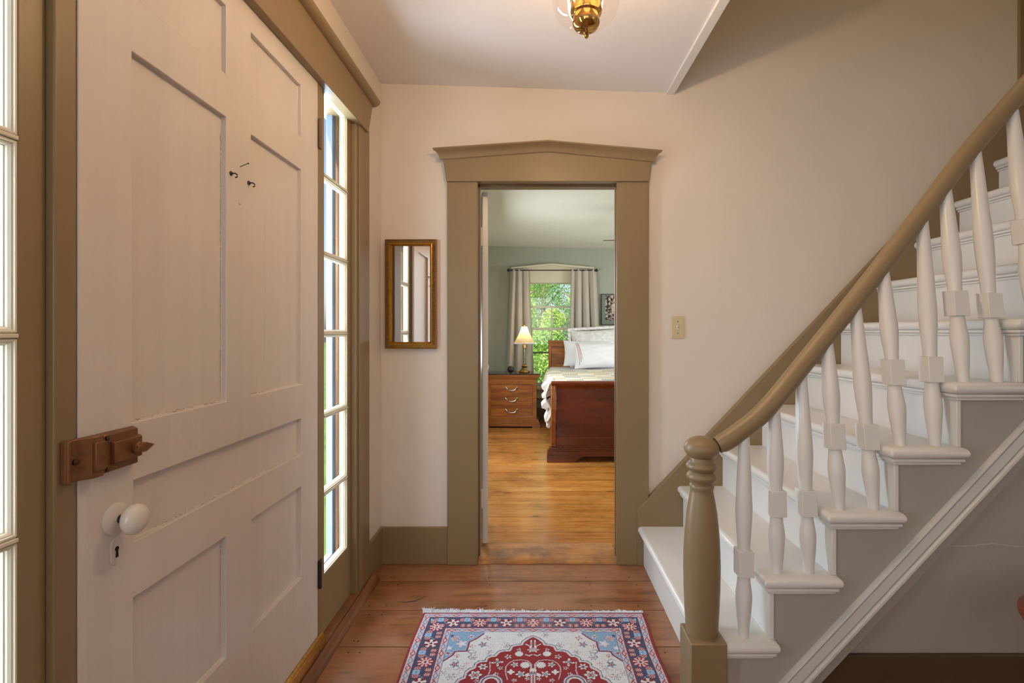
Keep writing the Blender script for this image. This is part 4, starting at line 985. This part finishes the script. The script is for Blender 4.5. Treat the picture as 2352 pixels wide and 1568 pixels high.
# ---- bed
def bed():
    root = empty('bed', (.95, 5.7, 0)); tag(root, 'dark cherry sleigh bed seen through the bedroom doorway', 'bed')
    Yf = 4.62; x0, x1 = .162, 1.76; z = lambda y: Z_(y, Yf+.03)
    m = MB()
    m.box(x0+.05, x1-.05, Yf+.035, Yf+.055, .142, .70)
    keep(root, m.build('footboard', M['cherry'], bevel=.002)); fb = root.children[-1]
    m = MB(); m.box(x0+.045, x1-.045, Yf+.015, Yf+.055, .142, .222); keep(root, m.build('lower_rail', M['cherry_l'] if False else M['cherry'], bevel=.004))
    # rolled top rail
    m = MB(); R = [(Yf+.052,.660),(Yf+.034,.664),(Yf+.026,.676),(Yf+.014,.690),(Yf+.002,.702),(Yf-.002,.716),(Yf+.004,.729),(Yf+.018,.737),(Yf+.040,.737),(Yf+.060,.728)]
    m.prism(R, x0+.005, x1-.005, 'yz', smooth=True); keep(root, m.build('top_rail', M['cherry']))
    for (a, b) in ((x0,x0+.045),(x1-.045,x1)):
        m = MB(); m.box(a, b, Yf+.012, Yf+.075, .10, .728)
        for q in range(3):
            xx = a+.009+q*.0135; m.tube([(xx,Yf+.012,.15),(xx,Yf+.012,.70)], .0055, 8)
        keep(root, m.build('post', M['cherry_l'], bevel=.002))
    m = MB()
    for (e, a, b) in ((.0,.128,.142),(.010,.115,.128),(.020,.098,.115),(.034,.066,.098)): m.box(x0-e, x1+e, Yf+.012-e, Yf+.08, a, b)
    m.prism([(x0-.036,0),(x0-.036,.066),(x1+.036,.066),(x1+.036,0),(x1-.20,0),(x1-.24,.016),(x1-.27,.044),(x1-.31,.054),(x0+.31,.054),(x0+.27,.044),(x0+.24,.016),(x0+.20,0)], Yf-.024, Yf+.03, 'xz')
    m.box(x0-.036, x0+.06, Yf-.02, Yf+.08, 0, .066); m.box(x1-.06, x1+.036, Yf-.02, Yf+.08, 0, .066)
    keep(root, m.build('plinth', M['cherry'], bevel=.003))
    for a_ in (x0+.005, x1-.03):
        m = MB(); m.box(a_, a_+.025, Yf+.07, 6.76, .12, .36); keep(root, m.build('side_rail', M['cherry'], bevel=.003))
    # headboard
    hx0, hx1, Yh = X_(1260,6.76), 1.72, 6.76
    m = MB(); m.box(hx0+.03, hx1, Yh+.015, Yh+.035, .3, 1.05); keep(root, m.build('headboard', M['burl'], bevel=.002))
    m = MB(); m.box(hx0, hx0+.036, Yh-.005, Yh+.045, 0, 1.06); m.box(hx1, hx1+.036, Yh-.005, Yh+.045, 0, 1.06); m.box(hx0+.03, hx1, Yh+.004, Yh+.04, .995, 1.05); keep(root, m.build('headboard_frame', M['cherry_l'], bevel=.003))
    m = MB(); m.prism([(Yh-.006,1.048),(Yh-.01,1.062),(Yh+.0,1.072),(Yh+.03,1.078),(Yh+.055,1.07),(Yh+.055,1.048)], hx0-.004, hx1+.04, 'yz'); keep(root, m.build('cap_rail', M['cherry_l'], bevel=.002))
    # mattress
    m = MB(); m.box(.20, 1.72, 4.72, 6.74, .30, .725); tag(m.build('mattress', M['linen'], bevel=.05, seg=5), 'white sheeted mattress on the cherry bed', 'mattress')
bed()
def quilt_mat():
    m, t, p = mat('patchwork_quilt')
    tc = N(t, 'ShaderNodeTexCoord'); sp = N(t, 'ShaderNodeSeparateXYZ'); at = N(t, 'ShaderNodeAttribute'); at.attribute_name = 'quilt_uv'; t.links.new(at.outputs['Vector'], sp.inputs[0])
    def mth(op, a, b=None):
        n = N(t, 'ShaderNodeMath', operation=op)
        for i, v in enumerate((a, b)):
            if v is None: continue
            if isinstance(v, (int, float)): n.inputs[i].default_value = v
            else: t.links.new(v, n.inputs[i])
        return n.outputs[0]
    cell = .165
    u = mth('DIVIDE', sp.outputs[0], cell); v = mth('DIVIDE', sp.outputs[1], cell)
    fu, fv = mth('FLOOR', u), mth('FLOOR', v)
    par = mth('MODULO', mth('ADD', mth('ADD', fu, fv), 40), 2)
    cb = N(t, 'ShaderNodeCombineXYZ'); t.links.new(fu, cb.inputs[0]); t.links.new(fv, cb.inputs[1])
    wn = N(t, 'ShaderNodeTexWhiteNoise'); t.links.new(cb.outputs[0], wn.inputs[0])
    pc = ramp(t, wn.outputs['Value'], [(0, s2l((150,160,150))),(.35, s2l((190,170,120))),(.6, s2l((200,170,140))),(.85, s2l((130,150,160)))])
    s1 = mth('GREATER_THAN', mth('FRACT', mth('MULTIPLY', u, 7)), .62); s2 = mth('GREATER_THAN', mth('FRACT', mth('MULTIPLY', v, 7)), .62)
    ln = mth('MAXIMUM', s1, s2)
    pl = mixc(t, mth('MULTIPLY', ln, .75), s2l((226,218,196)), pc)
    col = mixc(t, par, s2l((230,224,208)), pl)
    t.links.new(col, p.inputs['Base Color']); p.inputs['Roughness'].default_value = .95; p.inputs['Specular IOR Level'].default_value = .1
    return m
def quilt():
    # folded over the mattress and hanging, rumpled, down the left side
    nu, nv = 70, 60; m = MB(); uv = []
    r_ = random.Random(4); G = []
    for j in range(nv+1):
        yv = 4.70+(6.02-4.70)*j/nv; row = []
        for i in range(nu+1):
            s = -.36+(1.52+.36)*i/nu         # arc length from the left edge of the mattress (negative = hanging)
            w1 = .010*math.sin(yv*9+s*5)+.006*math.sin(yv*21+2*s)
            if s > .05: x, z = .14+s, .738+w1*.5
            elif s > -.03:
                a = (.05-s)/.08*PI/2; x, z = .19-.05*math.sin(a), .688+.05*math.cos(a)
            else:
                h = -.03-s; x = .135-.045*math.sin(h*17+.5)*min(1, h*6)*(1+.3*math.sin(yv*8))-.02*h*2; z = .688-h*1.02
                x -= .02*math.sin(yv*15)*h*2
            row.append((x, yv+.02*max(0, -s)*math.sin(s*20), z))
            uv.append((s, yv, 0))
        G.append(row)
    b = [m.add(row) for row in G]
    for j in range(nv):
        for i in range(nu): m.face((b[j]+i, b[j]+i+1, b[j+1]+i+1, b[j+1]+i), True)
    o = m.build('quilt', [quilt_mat(), M['linen']], recalc=False, angle=180)
    at = o.data.attributes.new('quilt_uv', 'FLOAT_VECTOR', 'POINT'); at.data.foreach_set('vector', np.array(uv, dtype=np.float32).ravel())
    sol = o.modifiers.new('thick', 'SOLIDIFY'); sol.thickness = .016; sol.offset = -1; sol.material_offset = 1; sol.material_offset_rim = 1
    tag(o, 'pale plaid patchwork quilt spread over the bed and hanging down its left side', 'quilt')
    # rumpled edge of the quilt at the foot corner, white underside out
    m = MB()
    # zigzag folds hanging beside the foot post
    pts = [(1268,868),(1246,884),(1262,897),(1245,911),(1252,916),(1268,906),(1243,932),(1246,939),(1262,934),(1252,950),(1249,964),(1254,972),(1264,962),(1256,978),(1262,983)]
quilt()
def fold_stack():
    # scalloped folds of the hanging quilt corner: each a soft sheet
    m = MB(); Yq = 4.755
    shp = [[(1272,866),(1243,889),(1250,898),(1268,892)], [(1268,890),(1244,911),(1247,916),(1266,908)], [(1266,910),(1243,930),(1245,938),(1262,936),(1266,930)],
           [(1264,935),(1250,962),(1253,971),(1262,963),(1265,945)], [(1265,960),(1254,979),(1262,984),(1267,968)]]
    for n_, s in enumerate(shp):
        y = Yq+.014*n_*0; n0 = len(s)
        P = [(X_(px,y), Z_(py,y)) for px, py in s]
        # round outline
        Q2 = []
        for i in range(n0):
            a, b = P[i], P[(i+1) % n0]
            for t in (.15,.5,.85): Q2.append((a[0]+(b[0]-a[0])*t, a[1]+(b[1]-a[1])*t))
        m.prism(Q2, y-.02+.012*(n_ % 2), y+.22, 'xz', smooth=True)
    o = m.build('quilt_fold', M['linen'], merge=False, bevel=.006, seg=3)
    return o
q = [o for o in bpy.data.objects if o.name == 'quilt'][0]
f = fold_stack(); f.name = 'turned_back_folds'; f.parent = q; f['label'] = 'white underside folds'
# ---- pillows
def pillow(name, cx, cy_, cz, w_, h_, d_, tilt, mt, label, wob=0, ruffle=False, roll=0, extra=None):
    m = MB(); nu, nv = 36, 24; r_ = random.Random(int(cx*1000))
    root = empty(name, (cx, cy_, cz)) if extra else None
    def pt(u, v, s):
        e = (1-abs(u)**2.6)*(1-abs(v)**2.6); th = d_*max(e, 0)**.55
        pin = 1-.06*(1-abs(v)**2)*abs(u)**3
        x = u*w_/2*(1-.05*(1-abs(u))*0)*pin*(1-.03*abs(v)**4*0); zz = v*h_/2*(1-.07*(1-abs(u)**2)*abs(v)**3)
        wr = .006*math.sin(9*u+4*v+wob)+.004*math.sin(17*v-6*u)
        return (x, s*(th/2+wr*e), zz)
    for s in (-1, 1):
        b = []
        for j in range(nv+1):
            b.append(m.add([pt(-1+2*i/nu, -1+2*j/nv, s) for i in range(nu+1)]))
        for j in range(nv):
            for i in range(nu):
                q_ = (b[j]+i, b[j]+i+1, b[j+1]+i+1, b[j+1]+i); m.face(q_ if s < 0 else q_[::-1], True)
    if ruffle:
        n_ = 200; per = []
        for k in range(n_):
            t = k/n_*4; sd = int(t); f_ = t-sd
            u, v = [(-1+2*f_,-1),(1,-1+2*f_),(1-2*f_,1),(-1,1-2*f_)][sd]
            per.append((u, v))
        a = m.add([(u*w_/2, 0, v*h_/2) for u, v in per]); c = m.add([(u*w_/2*1.0+u*.035+(.004*math.sin(k*1.3)), .010*math.sin(k*.9), v*h_/2+v*.035) for k, (u, v) in enumerate(per)])
        for k in range(n_): m.face((a+k, a+(k+1) % n_, c+(k+1) % n_, c+k), True)
    o = m.build(name if not extra else 'pillow_body', mt, recalc=False, angle=180)
    if extra:
        o.parent = root; extra(root, pt); top = root
    else: top = o; o.location = (cx, cy_, cz)
    top.rotation_euler = (math.radians(-tilt), math.radians(roll), 0)
    tag(top, label, 'pillow', 'pillows on the bed'); return top
flor, t, p = mat('white_damask'); cc = ramp(t, noise(t, coords(t), 22, 4, .6), [(.46, s2l((222,220,218))),(.54, s2l((238,236,234)))]); t.links.new(cc, p.inputs['Base Color']); p.inputs['Roughness'].default_value = .9; p.inputs['Specular IOR Level'].default_value = .1
zq = lambda y, Y: Z_(y, Y)
pillow('pillow', .49+.36, 6.60, 1.00, .70, .46, .16, 14, flor, 'white patterned pillow standing highest against the headboard', 1.0, True, -3)
pillow('pillow', .40+.30, 6.40, .915, .64, .34, .15, 18, M['linen'], 'plain white pillow at the left, next to the headboard panel', 2.0, False, 1)
def stripes(root, pt):
    for n_, u0 in enumerate((-.93,-.885,-.85)):
        m = MB(); P = []
        for k in range(24):
            v = .95-1.75*k/23*(1-.12*n_); x, y, zz = pt(u0+.10*k/23, v, -1); P.append((x, y-.0015, zz))
        m.tube(P, .0022, 6); o = m.build('red_stripe', plain('red_stitching', (176,56,58), .8) if not bpy.data.materials.get('red_stitching') else bpy.data.materials['red_stitching']); o.parent = root
pillow('pillow', .50+.35, 6.17, .905, .71, .33, .16, 20, M['linen'], 'large white pillow in front with thin red stripes at its left edge', 3.3, False, -1, stripes)

# ================================================================== OUTSIDE
m = MB(); m.box(-60, 60, -60, 80, -.62, -.5)
gm = paint('lawn', (96,128,60), .9, .25, bs=.5, scale=3)
struct(m.build('ground', gm), 'green lawn outside the windows', 'lawn')
bark = paint('bark', (120,110,100), .9, .2, bs=1, scale=20)
def leafmat(name, c, c2):
    m, t, p = mat(name); oi = N(t, 'ShaderNodeTexCoord'); n = noise(t, oi.outputs['Object'], 2.5, 4)
    col = ramp(t, n, [(.35, s2l(c)), (.65, s2l(c2))]); t.links.new(col, p.inputs['Base Color']); p.inputs['Roughness'].default_value = .6
    tl = N(t, 'ShaderNodeBsdfTranslucent'); t.links.new(col, tl.inputs[0]); mx = N(t, 'ShaderNodeMixShader'); mx.inputs[0].default_value = .5
    t.links.new(p.outputs[0], mx.inputs[1]); t.links.new(tl.outputs[0], mx.inputs[2]); t.links.new(mx.outputs[0], t.nodes['Material Output'].inputs[0]); return m
LM = [leafmat('maple_leaves', (120,172,84), (190,216,120)), leafmat('dark_leaves', (96,156,84), (150,192,110)), leafmat('yellow_green_leaves', (158,196,92), (214,226,140))]
def tree(x, y, h, r, n, seed, lm, label):
    root = empty('tree', (x, y, -.5)); tag(root, label, 'tree', 'trees outside the bedroom window')
    rg = np.random.default_rng(seed)
    m = MB(); m.tube([(0,0,0),(.1,0,h*.4),(-.05,.1,h*.75),(0,0,h)], [.17,.13,.08,.02], 10)
    for k in range(7):
        a = rg.uniform(0, 6.28); z0 = h*rg.uniform(.15,.6); l = r*rg.uniform(.5,.9)
        m.tube([(0,0,z0),(l*.5*math.cos(a),l*.5*math.sin(a),z0+l*.3),(l*math.cos(a),l*math.sin(a),z0+l*.6)], [.05,.035,.012], 6)
    m.build('trunk', bark, root, merge=False)
    nb = 26; bc = np.stack([rg.uniform(-r, r, nb), rg.uniform(-r, r, nb), rg.uniform(h*.12, h, nb)], 1); br = rg.uniform(r*.28, r*.5, nb)
    k = rg.integers(0, nb, n); d = rg.normal(size=(n, 3)); d /= np.linalg.norm(d, axis=1)[:, None]
    c = bc[k]+d*(br[k]*rg.uniform(.65, 1.0, n))[:, None]
    a = rg.normal(size=(n, 3)); a /= np.linalg.norm(a, axis=1)[:, None]; b = np.cross(a, rg.normal(size=(n, 3))); b /= np.linalg.norm(b, axis=1)[:, None]
    s = rg.uniform(.016, .032, n)[:, None]*(1+y/26)
    V = np.stack([c-a*s, c-b*s*.6, c+a*s, c+b*s*.6], 1).reshape(-1, 3)
    me = bpy.data.meshes.new('foliage'); me.from_pydata([], [], []); me.vertices.add(len(V)); me.vertices.foreach_set('co', V.astype(np.float32).ravel())
    me.loops.add(4*n); me.loops.foreach_set('vertex_index', np.arange(4*n, dtype=np.int32)); me.polygons.add(n); me.polygons.foreach_set('loop_start', np.arange(0, 4*n, 4, dtype=np.int32)); me.update(calc_edges=True)
    me.materials.append(lm); o = bpy.data.objects.new('foliage', me); COL.objects.link(o); o.parent = root; o['kind'] = 'stuff'
tree(-.7, 12.2, 4.6, 1.1, 26000, 1, LM[0], 'green tree seen through the left half of the bedroom window')
tree(1.7, 16.0, 5.5, 1.3, 26000, 2, LM[2], 'yellow green tree seen through the right half of the bedroom window')
tree(-1.5, 21.0, 7.0, 2.0, 26000, 3, LM[2], 'bright green tree behind the nearest one on the left of the bedroom window')
tree(4.8, 21.5, 7.0, 2.0, 18000, 4, LM[0], 'green tree farther back on the right of the bedroom window')
tree(.5, 29.5, 9.0, 3.2, 40000, 5, LM[1], 'tall darker green tree farthest back in the middle of the bedroom window')
